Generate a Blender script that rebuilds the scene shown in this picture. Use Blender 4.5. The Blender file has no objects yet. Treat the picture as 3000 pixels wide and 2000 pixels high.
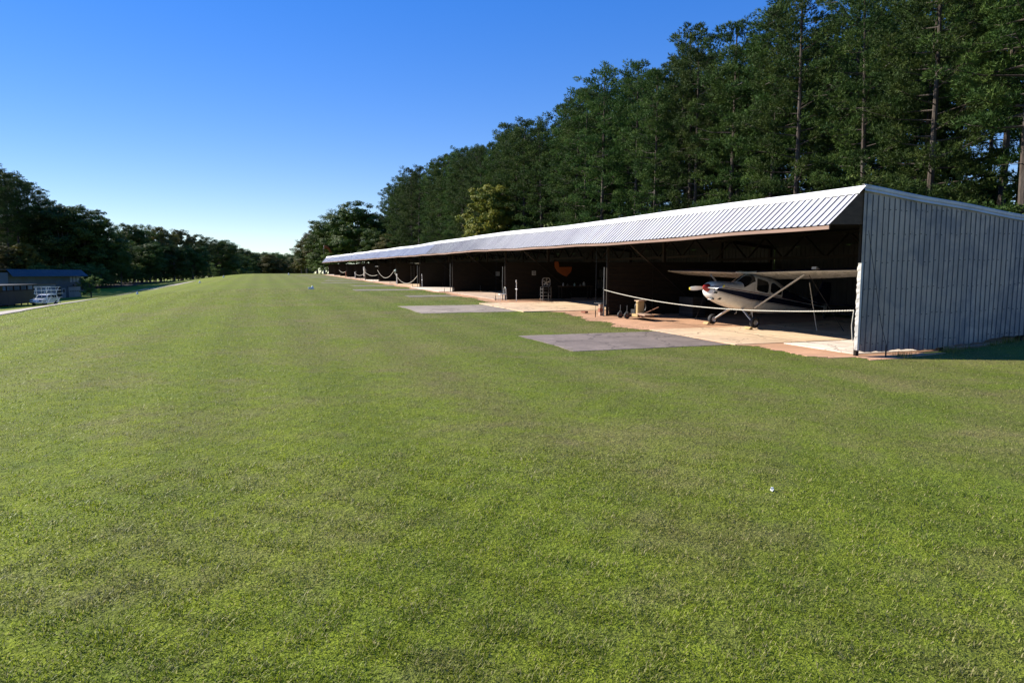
import bpy, math, random
import numpy as np
from mathutils import Vector, Matrix, Euler

# ------------------------------------------------------------------ camera, sky, sun, exposure
sc = bpy.context.scene
C = sc.collection
cam = bpy.data.cameras.new('camera'); cam_o = bpy.data.objects.new('camera', cam); C.objects.link(cam_o)
cam.sensor_width = 36; cam.lens = 24; cam.clip_start = 0.05; cam.clip_end = 6000
YAW = math.radians(20.05); PITCH = math.atan(0.1)
cam_o.location = (0, 0, 0)
cam_o.rotation_euler = (math.pi/2 - PITCH, 0, -YAW)
sc.camera = cam_o

SUN = Vector((-1.27, 1.1, 1.0)).normalized()
EL = math.asin(SUN.z); AZ = math.atan2(SUN.x, SUN.y)
w = bpy.data.worlds.new('World'); sc.world = w; w.use_nodes = True
wn = w.node_tree.nodes; wn.clear()
sky = wn.new('ShaderNodeTexSky'); sky.sky_type = 'NISHITA'; sky.sun_disc = False
sky.sun_elevation = EL; sky.sun_rotation = AZ; sky.altitude = 100
sky.air_density = 1.0; sky.dust_density = 0.0; sky.ozone_density = 5.0
bg = wn.new('ShaderNodeBackground'); bg.inputs[1].default_value = 0.15
wo = wn.new('ShaderNodeOutputWorld')
hsv = wn.new('ShaderNodeHueSaturation'); hsv.inputs['Saturation'].default_value = 1.8; hsv.inputs['Hue'].default_value = .527; hsv.inputs['Value'].default_value = 1.28
gam = wn.new('ShaderNodeGamma'); gam.inputs[1].default_value = .55
w.node_tree.links.new(sky.outputs[0], gam.inputs[0]); w.node_tree.links.new(gam.outputs[0], hsv.inputs['Color']); w.node_tree.links.new(hsv.outputs[0], bg.inputs[0]); w.node_tree.links.new(bg.outputs[0], wo.inputs[0])
sl = bpy.data.lights.new('sun', 'SUN'); sl.energy = 5.0; sl.angle = math.radians(0.53); sl.color = (1.0, 0.93, 0.82)
so = bpy.data.objects.new('sun', sl); C.objects.link(so)
so.rotation_euler = SUN.to_track_quat('Z', 'Y').to_euler(); so.location = (-60, 60, 60)
sc.view_settings.view_transform = 'Standard'; sc.view_settings.look = 'None'
sc.view_settings.exposure = 0.95; sc.view_settings.gamma = 1.0
sc.render.resolution_x = 1024; sc.render.resolution_y = 682
try:
    sc.cycles.max_bounces = 4; sc.cycles.diffuse_bounces = 1; sc.cycles.transparent_max_bounces = 4
except Exception: pass

R = random.Random(7)
NR = np.random.default_rng(7)

# ------------------------------------------------------------------ helpers
def tag(o, label=None, cat=None, group=None, kind=None):
    if label: o['label'] = label
    if cat: o['category'] = cat
    if group: o['group'] = group
    if kind: o['kind'] = kind
    return o

def fast_mesh(name, V, F, n):
    """V (N,3) array, F (M,n) int array"""
    me = bpy.data.meshes.new(name)
    V = np.ascontiguousarray(V, dtype=np.float32); F = np.ascontiguousarray(F, dtype=np.int32)
    me.vertices.add(len(V)); me.vertices.foreach_set('co', V.ravel())
    me.loops.add(F.size); me.loops.foreach_set('vertex_index', F.ravel())
    me.polygons.add(len(F)); me.polygons.foreach_set('loop_start', np.arange(0, F.size, n, dtype=np.int32))
    me.update(calc_edges=True)
    return me

def set_attr(me, name, vals):
    a = me.attributes.new(name, 'FLOAT', 'POINT'); a.data.foreach_set('value', np.ascontiguousarray(vals, dtype=np.float32))

def link(name, me, mat=None, parent=None, world=True):
    o = bpy.data.objects.new(name, me); C.objects.link(o)
    if mat is not None and me is not None and not me.materials: me.materials.append(mat)
    if parent is not None:
        o.parent = parent
        if world: o.matrix_parent_inverse = Matrix.Translation(-parent['_loc_v']) if False else Matrix.Translation(-Vector(parent.location))
    return o

def empty(name, loc, rz=0):
    o = bpy.data.objects.new(name, None); C.objects.link(o); o.location = loc; o.rotation_euler = (0, 0, rz)
    o.empty_display_size = 0.3
    return o

def copy_tree(o, parent=None):
    c = o.copy(); C.objects.link(c); c.parent = parent
    for ch in list(o.children): copy_tree(ch, c)
    return c

class MB:
    def __init__(s): s.v = []; s.f = []
    def add(s, vs, fs):
        b = len(s.v); s.v += [tuple(v) for v in vs]; s.f += [tuple(i + b for i in f) for f in fs]; return s
    def box(s, c, d, rot=None):
        m = (rot if isinstance(rot, Matrix) else Euler(rot or (0, 0, 0)).to_matrix())
        vs = []
        for x in (-1, 1):
            for y in (-1, 1):
                for z in (-1, 1):
                    vs.append(Vector(c) + m @ Vector((x*d[0]/2, y*d[1]/2, z*d[2]/2)))
        return s.add(vs, [(0,1,3,2),(4,6,7,5),(0,4,5,1),(2,3,7,6),(0,2,6,4),(1,5,7,3)])
    def beam(s, a, b, w, h, upv=(0, 0, 1)):
        a = Vector(a); b = Vector(b); d = (b - a); L = d.length; d.normalize()
        u = Vector(upv); 
        if abs(d.dot(u)) > .98: u = Vector((0, 1, 0))
        r = d.cross(u).normalized(); u = r.cross(d).normalized()
        m = Matrix((r, d, u)).transposed()
        return s.box((a + b)/2, (w, L, h), m)
    def tube(s, pts, rad, n=8, cap=True, twist=0):
        P = [Vector(p) for p in pts]; k = len(P)
        rs = rad if isinstance(rad, (list, tuple)) else [rad]*k
        vs = []; prev = None
        for i, p in enumerate(P):
            d = (P[min(i+1, k-1)] - P[max(i-1, 0)]).normalized()
            if prev is None:
                u = Vector((0, 0, 1)) if abs(d.z) < .9 else Vector((1, 0, 0))
                r = d.cross(u).normalized()
            else:
                r = (prev - d*prev.dot(d)).normalized()
            prev = r; u = r.cross(d)
            for j in range(n):
                a = 2*math.pi*j/n + twist*i
                vs.append(p + (r*math.cos(a) + u*math.sin(a))*rs[i])
        fs = []
        for i in range(k-1):
            for j in range(n):
                j2 = (j+1) % n
                fs.append((i*n+j, i*n+j2, (i+1)*n+j2, (i+1)*n+j))
        if cap:
            fs.append(tuple(range(n-1, -1, -1))); fs.append(tuple((k-1)*n + j for j in range(n)))
        return s.add(vs, fs)
    def lathe(s, prof, origin=(0,0,0), axis='Z', n=16, a0=0, a1=2*math.pi):
        full = abs(a1 - a0 - 2*math.pi) < 1e-6
        m = n if full else n + 1
        vs = []
        for r, z in prof:
            for j in range(m):
                a = a0 + (a1-a0)*j/n
                x, y = r*math.cos(a), r*math.sin(a)
                p = (x, y, z) if axis == 'Z' else ((z, x, y) if axis == 'X' else (y, z, x))
                vs.append((p[0]+origin[0], p[1]+origin[1], p[2]+origin[2]))
        fs = []
        for i in range(len(prof)-1):
            for j in range(n):
                j2 = (j+1) % m
                fs.append((i*m+j, i*m+j2, (i+1)*m+j2, (i+1)*m+j))
        return s.add(vs, fs)
    def grid(s, P):
        a = len(P); b = len(P[0])
        vs = [p for row in P for p in row]
        return s.add(vs, [(i*b+j, (i+1)*b+j, (i+1)*b+j+1, i*b+j+1) for i in range(a-1) for j in range(b-1)])
    def prism(s, poly, z0, z1, fn=lambda x, y, z: (x, y, z)):
        n = len(poly)
        vs = [fn(x, y, z0) for x, y in poly] + [fn(x, y, z1) for x, y in poly]
        fs = [tuple(range(n-1, -1, -1)), tuple(range(n, 2*n))] + [(i, (i+1) % n, n + (i+1) % n, n + i) for i in range(n)]
        return s.add(vs, fs)
    def build(s, name, mat, parent=None, world=True, smooth=False, kind=None, loc=None):
        me = bpy.data.meshes.new(name); vs = s.v
        if loc is not None: vs = [(x-loc[0], y-loc[1], z-loc[2]) for x, y, z in vs]
        me.from_pydata(vs, [], s.f); me.update()
        me.materials.append(mat)
        if smooth:
            me.polygons.foreach_set('use_smooth', [True]*len(me.polygons))
            try: me.set_sharp_from_angle(angle=math.radians(40))
            except Exception: pass
        o = link(name, me, None, parent, world)
        if loc is not None: o.location = loc
        if kind: o['kind'] = kind
        return o

# ------------------------------------------------------------------ materials
MATS = {}
class NT:
    def __init__(s, name):
        s.m = bpy.data.materials.new(name); s.m.use_nodes = True; s.t = s.m.node_tree
        s.n = s.t.nodes; s.n.clear(); s.out = s.n.new('ShaderNodeOutputMaterial')
    def node(s, typ, **kw):
        n = s.n.new(typ)
        for k, v in kw.items():
            if k.startswith('i_'):
                key = k[2:]; key = int(key) if key.isdigit() else key
                n.inputs[key].default_value = v
            else: setattr(n, k, v)
        return n
    def l(s, a, b): s.t.links.new(a, b)
    def noise(s, scale, detail=3, rough=.55, vec=None, dist=0):
        n = s.node('ShaderNodeTexNoise'); n.inputs['Scale'].default_value = scale; n.inputs['Detail'].default_value = detail
        n.inputs['Roughness'].default_value = rough; n.inputs['Distortion'].default_value = dist
        if vec is not None: s.l(vec, n.inputs['Vector'])
        return n.outputs['Fac']
    def ramp(s, fac, stops):
        r = s.node('ShaderNodeValToRGB'); e = r.color_ramp.elements
        while len(e) < len(stops): e.new(.5)
        for q, (p, c) in zip(e, stops):
            q.position = p; q.color = (c[0], c[1], c[2], 1) if not isinstance(c, (int, float)) else (c, c, c, 1)
        s.l(fac, r.inputs[0]); return r.outputs[0]
    def mix(s, fac, a, b, mode='MIX'):
        m = s.node('ShaderNodeMix', data_type='RGBA', blend_type=mode)
        for sock, val in ((m.inputs[0], fac), (m.inputs[6], a), (m.inputs[7], b)):
            if hasattr(val, 'links') or hasattr(val, 'is_linked'): s.l(val, sock)
            elif isinstance(val, (int, float)): sock.default_value = val
            else: sock.default_value = (val[0], val[1], val[2], 1)
        return m.outputs[2]
    def math(s, op, a, b=0.0, clamp=False):
        m = s.node('ShaderNodeMath', operation=op, use_clamp=clamp)
        for sock, val in ((m.inputs[0], a), (m.inputs[1], b)):
            if isinstance(val, (int, float)): sock.default_value = val
            else: s.l(val, sock)
        return m.outputs[0]
    def pos(s): return s.node('ShaderNodeNewGeometry').outputs['Position']
    def obj(s): return s.node('ShaderNodeTexCoord').outputs['Object']
    def scaled(s, vec, sx, sy, sz):
        m = s.node('ShaderNodeMapping'); m.inputs['Scale'].default_value = (sx, sy, sz); s.l(vec, m.inputs[0]); return m.outputs[0]
    def bump(s, h, strength=.3, dist=.02):
        b = s.node('ShaderNodeBump'); b.inputs['Strength'].default_value = strength; b.inputs['Distance'].default_value = dist
        s.l(h, b.inputs['Height']); return b.outputs[0]
    def principled(s, col, rough=.6, metal=0, bump=None, spec=.5, alpha=None, trans=None):
        p = s.node('ShaderNodeBsdfPrincipled')
        if isinstance(col, (tuple, list)): p.inputs['Base Color'].default_value = (col[0], col[1], col[2], 1)
        else: s.l(col, p.inputs['Base Color'])
        if isinstance(rough, (int, float)): p.inputs['Roughness'].default_value = rough
        else: s.l(rough, p.inputs['Roughness'])
        p.inputs['Metallic'].default_value = metal; p.inputs['Specular IOR Level'].default_value = spec
        if bump is not None: s.l(bump, p.inputs['Normal'])
        s.l(p.outputs[0], s.out.inputs[0]); return p

def simple(name, col, rough=.6, metal=0, var=.25, scale=6, spec=.5, bump=0):
    """a painted / raw surface with mottled wear"""
    t = NT(name); v = t.obj()
    n = t.noise(scale, 4, .6, v)
    dark = tuple(c*(1-var) for c in col); lite = tuple(min(1, c*(1+var*.6)) for c in col)
    c = t.ramp(n, [(.3, dark), (.7, lite)])
    b = t.bump(t.noise(scale*8, 3, .6, v), bump, .01) if bump else None
    t.principled(c, t.math('ADD', t.math('MULTIPLY', n, .2), rough-.1), metal, b, spec)
    MATS[name] = t.m; return t.m

def wood(name, col, var=.35, axis=(1, 1, 8), rough=.8):
    t = NT(name); v = t.obj()
    g = t.noise(3, 5, .65, t.scaled(v, *axis)); big = t.noise(.9, 3, .5, v)
    c = t.ramp(g, [(.3, tuple(c*(1-var) for c in col)), (.7, tuple(min(1, c*(1+var*.6)) for c in col))])
    c = t.mix(t.math('MULTIPLY', big, .5), c, tuple(x*.5 for x in col))
    t.principled(c, rough, 0, t.bump(g, .3, .01), .2)
    MATS[name] = t.m; return t.m

def lawn_colour(t, P):
    """turf colour laid out over the field: fresh green, yellow green and dried-off patches"""
    a = t.noise(.055, 4, .6, P); b = t.noise(.32, 4, .62, P, .6); c = t.noise(2.2, 4, .65, P)
    sx = t.node('ShaderNodeSeparateXYZ'); t.l(P, sx.inputs[0])
    # the runway side towards the drive is lusher and yellower, the ground by the hangar is drier
    lat = t.node('ShaderNodeMapRange'); t.l(t.math('ADD', sx.outputs[0], t.math('MULTIPLY', t.math('SUBTRACT', a, .5), 14)), lat.inputs[0])
    lat.inputs[1].default_value = 9; lat.inputs[2].default_value = -9; lat.clamp = True
    green = t.mix(lat.outputs[0], (.180, .228, .027), (.248, .300, .008))
    green = t.mix(t.ramp(c, [(.35, 0.0), (.7, .6)]), green, (.095, .155, .016))
    dry = (.285, .225, .10)
    m = t.math('ADD', t.math('MULTIPLY', b, .65), t.math('MULTIPLY', c, .35))
    m = t.math('ADD', m, t.math('MULTIPLY', t.math('SUBTRACT', a, .5), .25))
    m = t.math('ADD', m, t.math('MULTIPLY', t.math('SUBTRACT', 1.0, lat.outputs[0]), .065))
    m = t.ramp(m, [(.48, 0.0), (.72, .7)])
    # mower passes running the length of the strip
    wv = t.math('SINE', t.math('ADD', t.math('MULTIPLY', sx.outputs[0], 2.6), t.math('MULTIPLY', b, 2.2)))
    out = t.mix(m, green, dry)
    sc_ = t.node('ShaderNodeVectorMath', operation='SCALE'); t.l(out, sc_.inputs[0]); t.l(t.math('ADD', 1.0, t.math('MULTIPLY', wv, .07)), sc_.inputs[3])
    return sc_.outputs[0], c

def make_ground_mat():
    t = NT('lawn'); P = t.pos()
    col, c = lawn_colour(t, P)
    fine = t.noise(38, 3, .7, P); mid = t.noise(11, 3, .7, P)
    k = t.math('MULTIPLY', t.ramp(fine, [(.3, .42), (.7, 1.12)]), t.ramp(mid, [(.3, .75), (.7, 1.15)]))
    vm = t.node('ShaderNodeVectorMath', operation='SCALE'); t.l(col, vm.inputs[0]); t.l(k, vm.inputs[3])
    h = t.math('ADD', t.math('MULTIPLY', fine, .6), mid)
    t.principled(vm.outputs[0], .9, 0, t.bump(h, .9, .05), .15)
    return t.m

def make_blade_mat():
    t = NT('grass_blade'); P = t.pos()
    col, c = lawn_colour(t, P)
    at = t.node('ShaderNodeAttribute', attribute_name='tint').outputs['Fac']
    col = t.mix(t.ramp(at, [(.72, 0.0), (.86, .85)]), col, (.30, .26, .12))
    k = t.ramp(at, [(0, .75), (.7, 1.35)])
    vm = t.node('ShaderNodeVectorMath', operation='SCALE'); t.l(col, vm.inputs[0]); t.l(k, vm.inputs[3])
    d = t.node('ShaderNodeBsdfPrincipled'); t.l(vm.outputs[0], d.inputs['Base Color']); d.inputs['Roughness'].default_value = .5; d.inputs['Specular IOR Level'].default_value = .18
    tr = t.node('ShaderNodeBsdfTranslucent'); t.l(vm.outputs[0], tr.inputs[0])
    mx = t.node('ShaderNodeMixShader'); mx.inputs[0].default_value = .45
    t.l(d.outputs[0], mx.inputs[1]); t.l(tr.outputs[0], mx.inputs[2]); t.l(mx.outputs[0], t.out.inputs[0])
    return t.m

def leaf_mat(name, cols, trans=.3, hue=.0):
    """foliage: leaf to leaf and tree to tree variation of real leaf colour"""
    t = NT(name)
    at = t.node('ShaderNodeAttribute', attribute_name='tint').outputs['Fac']
    rnd = t.node('ShaderNodeObjectInfo').outputs['Random']
    c = t.ramp(at, [(i/(len(cols)-1), c) for i, c in enumerate(cols)])
    hs = t.node('ShaderNodeHueSaturation'); t.l(c, hs.inputs['Color'])
    t.l(t.math('ADD', t.math('MULTIPLY', rnd, .024), .494), hs.inputs['Hue'])
    t.l(t.math('ADD', t.math('MULTIPLY', rnd, .6), .72), hs.inputs['Value'])
    d = t.node('ShaderNodeBsdfPrincipled'); t.l(hs.outputs[0], d.inputs['Base Color']); d.inputs['Roughness'].default_value = .6; d.inputs['Specular IOR Level'].default_value = .15
    tr = t.node('ShaderNodeBsdfTranslucent'); t.l(hs.outputs[0], tr.inputs[0])
    mx = t.node('ShaderNodeMixShader'); mx.inputs[0].default_value = trans
    t.l(d.outputs[0], mx.inputs[1]); t.l(tr.outputs[0], mx.inputs[2]); t.l(mx.outputs[0], t.out.inputs[0])
    MATS[name] = t.m; return t.m

def bark_mat(name, col):
    t = NT(name); v = t.obj()
    n = t.noise(2.5, 5, .7, t.scaled(v, 6, 6, 1)); p = t.noise(.35, 3, .5, t.scaled(v, 1, 1, 1))
    c = t.ramp(n, [(.35, tuple(x*.45 for x in col)), (.65, tuple(min(1, x*1.25) for x in col))])
    c = t.mix(t.ramp(p, [(.45, 0.0), (.7, .5)]), c, (.17, .155, .14))
    t.principled(c, .9, 0, t.bump(n, .8, .03), .15)
    return t.m

def concrete(name, col, stain, var=.2, crack=True):
    t = NT(name); P = t.pos()
    a = t.noise(.7, 5, .65, P, .5); b = t.noise(9, 4, .7, P); f = t.noise(60, 2, .6, P)
    c = t.ramp(a, [(.35, tuple(x*(1-var) for x in col)), (.68, tuple(min(1, x*(1+var*.5)) for x in col))])
    c = t.mix(t.ramp(b, [(.5, 0.0), (.75, .75)]), c, stain)
    vo = t.node('ShaderNodeTexVoronoi', feature='DISTANCE_TO_EDGE'); vo.inputs['Scale'].default_value = .42
    wp = t.node('ShaderNodeVectorMath', operation='ADD'); t.l(P, wp.inputs[0]); nz = t.node('ShaderNodeTexNoise'); nz.inputs['Scale'].default_value = 1.6; t.l(P, nz.inputs['Vector']); t.l(nz.outputs['Color'], wp.inputs[1]); t.l(wp.outputs[0], vo.inputs['Vector'])
    c = t.mix(t.ramp(vo.outputs['Distance'], [(.004, .8 if crack else 0.0), (.016, 0.0)]), c, tuple(x*.35 for x in col))
    oil = t.noise(.9, 3, .6, P); c = t.mix(t.ramp(oil, [(.62, 0.0), (.78, .55)]), c, tuple(x*.45 for x in col))
    sw = t.noise(1.6, 4, .6, t.scaled(P, 1, .22, 1), 1.2)
    c = t.mix(t.ramp(sw, [(.55, 0.0), (.8, .6)]), c, tuple(x*.6 for x in col))
    t.principled(c, .85, 0, t.bump(t.math('ADD', f, b), .35, .008), .25)
    return t.m

def galv_mat(name, base, stain, rough=.45, metal=.55):
    """weathered galvanised sheet: spangle streaks running down, dirt splashed at the foot"""
    t = NT(name); P = t.pos()
    st = t.noise(1.1, 4, .6, t.scaled(P, 2.2, 2.2, .25)); bl = t.noise(.8, 4, .65, P, .8); fn = t.noise(14, 3, .65, t.scaled(P, 1, 1, .3))
    c = t.ramp(st, [(.3, tuple(x*.8 for x in base)), (.7, base)])
    c = t.mix(t.ramp(bl, [(.42, 0.0), (.62, .9)]), c, stain)
    c = t.mix(t.ramp(fn, [(.55, 0.0), (.8, .35)]), c, tuple(x*.5 for x in stain))
    sx = t.node('ShaderNodeSeparateXYZ'); t.l(P, sx.inputs[0])
    z = t.math('ADD', sx.outputs[2], t.math('MULTIPLY', t.noise(1.8, 4, .7, t.scaled(P, 1, 1, .4)), 1.3))
    c = t.mix(t.ramp(t.math('MULTIPLY', t.math('ADD', z, 1.9), .8), [(.12, .75), (.62, 0.0)]), c, tuple(x*.62 for x in stain))
    t.principled(c, t.math('ADD', t.math('MULTIPLY', fn, .25), rough-.1), metal, t.bump(fn, .08, .01), .4)
    return t.m

M_LAWN = make_ground_mat(); M_BLADE = make_blade_mat()
M_DIRT = concrete('red_clay', (.58, .33, .195), (.44, .265, .15), .3, False)
M_FOREST = concrete('leaf_litter', (.10, .075, .045), (.05, .05, .02), .4, False)
M_ASPH = concrete('old_apron_concrete', (.25, .20, .165), (.15, .12, .10), .3)
M_APRON2 = concrete('pale_apron_concrete', (.36, .30, .235), (.24, .19, .14), .3)
M_APRON3 = concrete('grassed_over_apron', (.25, .215, .155), (.13, .145, .05), .35)
M_CREAM = concrete('cream_floor_concrete', (.72, .53, .34), (.58, .36, .21), .2)
M_WHITEC = concrete('white_floor_concrete', (.82, .71, .60), (.64, .44, .30), .25)
M_PINKC = concrete('pink_floor_concrete', (.60, .45, .34), (.48, .31, .20), .25)
M_GRAVEL = concrete('drive_gravel', (.46, .40, .33), (.22, .19, .16), .3, False)
M_GALV = galv_mat('galvanised_wall', (.40, .335, .27), (.20, .185, .175), .5, .25)
M_TRIM = galv_mat('galvanised_trim', (.55, .53, .49), (.40, .39, .37), .55, .25)
def roof_mat():
    t = NT('white_roof_sheet'); P = t.pos()
    a = t.noise(.6, 4, .6, t.scaled(P, 1, 1.5, 1)); b = t.noise(12, 3, .6, P)
    rnd = t.node('ShaderNodeObjectInfo').outputs['Random']
    c = t.ramp(a, [(.3, (.54, .53, .55)), (.7, (.70, .70, .70))])
    c = t.mix(t.ramp(b, [(.6, 0.0), (.8, .3)]), c, (.42, .41, .42))
    c = t.mix(t.math('MULTIPLY', rnd, .28), c, (.40, .38, .45))
    t.principled(c, .5, .15, None, .4); return t.m
M_ROOF = roof_mat()
M_RIBSHADE = simple('rib_shade_line', (.075, .085, .10), .8, 0, .5, 2)  # dark colour for the painted shade on the rib flanks
M_RIBLINE = simple('dark_rib_line', (.07, .07, .08), .7)
M_CAP = simple('white_ridge_cap', (.8, .8, .79), .5, .1, .1, 1)
M_BROWN = wood('brown_fascia', (.33, .215, .165), .25, (1, .3, 6))
M_PLY = wood('brown_plywood', (.10, .066, .042), .35, (1, 1, 3))
M_DARKWOOD = wood('creosoted_wood', (.028, .021, .016), .4, (4, 4, .6))
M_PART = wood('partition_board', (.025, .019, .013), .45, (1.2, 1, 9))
M_BACK = simple('dark_back_sheet', (.028, .027, .026), .7, .2, .35, 2)  # even base colour, taken near black to put the bays' shade into it
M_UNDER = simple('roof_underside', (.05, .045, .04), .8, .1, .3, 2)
M_STEEL = simple('grey_pipe', (.13, .125, .12), .5, .5, .25, 5)
M_DSTEEL = simple('dark_steel', (.05, .05, .05), .5, .5, .3, 6)
M_RUST = simple('rusty_steel', (.17, .075, .04), .8, .2, .4, 9)
M_RUBBER = simple('tyre_rubber', (.022, .022, .023), .75, 0, .3, 12)
M_ROPE = simple('white_rope', (.62, .58, .48), .85, 0, .2, 30)
M_WIRE = simple('wire_cable', (.035, .035, .035), .6, .5)
M_WHITE = simple('white_paint', (.70, .70, .68), .28, 0, .06, 3)
M_OFFWHITE = simple('off_white_plastic', (.72, .72, .69), .5, 0, .1, 3)
M_NAVY = simple('navy_paint', (.010, .013, .035), .22, 0, .1, 4)
M_REDP = simple('red_paint', (.32, .018, .02), .3, 0, .1, 4)
M_MAROON = simple('maroon_paint', (.13, .012, .018), .3, 0, .1, 4)
M_ALU = simple('propeller_grey', (.42, .43, .45), .35, .4, .1, 5)
M_YELLOW = simple('yellow_paint', (.75, .60, .05), .4, 0, .1, 5)
M_DIM = simple('shaded_white', (.30, .29, .27), .6, 0, .3, 5)  # darker copy of the off-white, with the shade inside the bays in its colour
M_BLACK = simple('matt_black', (.012, .012, .012), .6, 0, .2, 5)
def glass(name, col, rough=.05):
    t = NT(name); p = t.principled(col, rough, 0, None, .6); MATS[name] = t.m; return t.m
M_GLASS = glass('dark_window_glass', (.012, .014, .016))
M_YWOOD = wood('yellow_plank', (.50, .36, .17), .25, (2, 2, 1))
M_PWOOD = wood('pinkish_plank', (.48, .33, .23), .25, (2, 2, 1))
M_BRICK = simple('red_brick', (.30, .11, .06), .85, 0, .3, 14)
M_ORANGE = simple('orange_cloth', (.30, .07, .012), .75, 0, .2, 3)
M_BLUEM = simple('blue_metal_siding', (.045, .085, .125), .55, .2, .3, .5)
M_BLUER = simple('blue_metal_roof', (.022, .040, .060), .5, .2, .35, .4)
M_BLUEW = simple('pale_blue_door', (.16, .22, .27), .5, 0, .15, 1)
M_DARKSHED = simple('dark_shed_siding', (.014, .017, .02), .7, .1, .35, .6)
M_TEAL = simple('teal_cover', (.25, .37, .36), .6, 0, .2, 2)
M_BARKP = bark_mat('pine_bark', (.075, .058, .046)); M_BARKD = bark_mat('oak_bark', (.12, .10, .08))
M_NEEDLE = leaf_mat('pine_needles', [(.026, .056, .014), (.052, .096, .020), (.090, .136, .027), (.140, .170, .038)], .15)
M_LEAF = leaf_mat('broad_leaves', [(.022, .046, .010), (.042, .076, .014), (.066, .098, .018), (.10, .108, .022)], .25)
M_LEAFY = leaf_mat('yellowing_leaves', [(.07, .10, .018), (.125, .135, .022), (.185, .165, .025), (.22, .18, .032)], .3)
M_LEAFR = leaf_mat('turning_leaves', [(.055, .075, .02), (.085, .095, .022), (.11, .10, .026), (.145, .105, .03)], .3)
M_LEAFB = leaf_mat('understory_leaves', [(.06, .10, .022), (.09, .14, .03), (.13, .17, .045), (.17, .20, .06)], .4)

# ------------------------------------------------------------------ terrain
_ty = np.arange(-200, 1700, 1.0)
_tz = np.interp(_ty, [-200, -30, 0, 14.4, 22, 29.4, 44, 58, 84, 124, 175, 215, 260, 330, 470, 800, 1700],
                [-3.5, -2.52, -2.42, -2.33, -2.22, -2.05, -1.85, -1.63, -1.34, -.92, -.36, -.12, -.35, -2.2, -7, -11, -12])
_k = np.exp(-.5*(np.arange(-18, 19)/5.0)**2); _k /= _k.sum()
_tz = np.convolve(np.pad(_tz, 18, mode='edge'), _k, 'valid')
def sstep(a, b, x):
    t = np.clip((x-a)/(b-a), 0, 1); return t*t*(3-2*t)
def zt(X, Y):
    X = np.asarray(X, float); Y = np.asarray(Y, float)
    z = np.interp(Y, _ty, _tz)
    F = np.interp(Y, [-100, 0, 60, 90, 130, 176, 215, 260, 330, 500], [1.2, 1.6, 2.7, 3.5, 4.35, 4.75, 3.8, 2.6, 1.5, .5])
    z = z - F*sstep(-1, -36, X) if False else z - F*sstep(1, 36, -X)
    z = z - .004*np.clip(-X-36, 0, 200)
    z = z + .03*np.clip(X-18.5, 0, 40)
    z = z + .05*np.clip(X-16.2, 0, 10)*(1-sstep(13.7, 14.5, Y))
    z = z + .03*np.sin(X*.31+1)*np.sin(Y*.23)*sstep(6, 0, np.abs(X-2)*0+np.clip(X-4, 0, 6))*.6
    return z
def ztf(x, y): return float(zt(x, y))

def axis_coords(lo, hi, c0, c1, step, grow):
    a = [c0]; s = step
    while a[-1] > lo: s *= grow; a.append(a[-1]-s)
    m = list(np.arange(c0, c1+1e-6, step)); b = [m[-1]]; s = step
    while b[-1] < hi: s *= grow; b.append(b[-1]+s)
    return np.array(a[::-1] + m[1:] + b[1:])
gx = axis_coords(-1800, 1800, -24, 30, .6, 1.09)
gy = axis_coords(-300, 2600, -6, 70, .6, 1.012)
GX, GY = np.meshgrid(gx, gy, indexing='ij')
V = np.stack([GX, GY, zt(GX, GY)], -1).reshape(-1, 3)
nx, ny = len(gx), len(gy)
I, J = np.meshgrid(np.arange(nx-1), np.arange(ny-1), indexing='ij'); q = (I*ny+J).ravel()
me = fast_mesh('ground', V, np.stack([q, q+ny, q+ny+1, q+1], -1), 4)
me.polygons.foreach_set('use_smooth', [True]*len(me.polygons))
tag(link('ground', me, M_LAWN), kind='structure')

def sheet(name, x0, x1, ys, mat, off, nx=8, parent=None, thick=.06, world=True):
    """a slab laid on the terrain between edge functions x0(y) and x1(y), with sides"""
    top = []; bot = []
    for y in ys:
        a = x0(y) if callable(x0) else x0; b = x1(y) if callable(x1) else x1
        xs = np.linspace(a, b, nx)
        top.append([(x, y, ztf(x, y)+off) for x in xs])
    m = MB(); m.grid(top)
    loop = top[0] + [r[-1] for r in top[1:]] + top[-1][-2::-1] + [r[0] for r in top[-2:0:-1]]
    n = len(loop); m.add(loop + [(x, y, z-thick) for x, y, z in loop], [(i, i+n, (i+1) % n + n, (i+1) % n) for i in range(n)])
    return m.build(name, mat, parent, world)

def wob(seed, amp, *freqs):
    r = random.Random(seed); ph = [r.uniform(0, 6.28) for _ in freqs]
    return lambda y: amp*sum(math.sin(y*f+p)/(i+1) for i, (f, p) in enumerate(zip(freqs, ph)))

# hangar layout: front line, back line, bay posts, roof lines
XF, XB = 15.46, 25.6
PY = [14.44, 29.39, 44.07, 57.81, 71.08, 84.43, 97.92, 110.93, 123.74, 136.22, 148.6, 161.36, 175.0]
def RZ(y): return float(np.interp(y, [14.4, 25.5, 36, 50, 62, 75, 100, 130, 177], [2.36, 2.42, 2.56, 2.80, 2.86, 2.93, 3.22, 3.52, 4.05])) + .025*math.sin(y*.33)
def AZf(y): return float(np.interp(y, [14.1, 23.5, 34, 46, 58, 69, 100, 130, 171], [1.29, 1.32, 1.42, 1.62, 1.70, 1.80, 2.05, 2.30, 2.62])) + .016*math.sin(y*.42+.6) + .010*math.sin(y*1.1)
XA = 14.26

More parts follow.
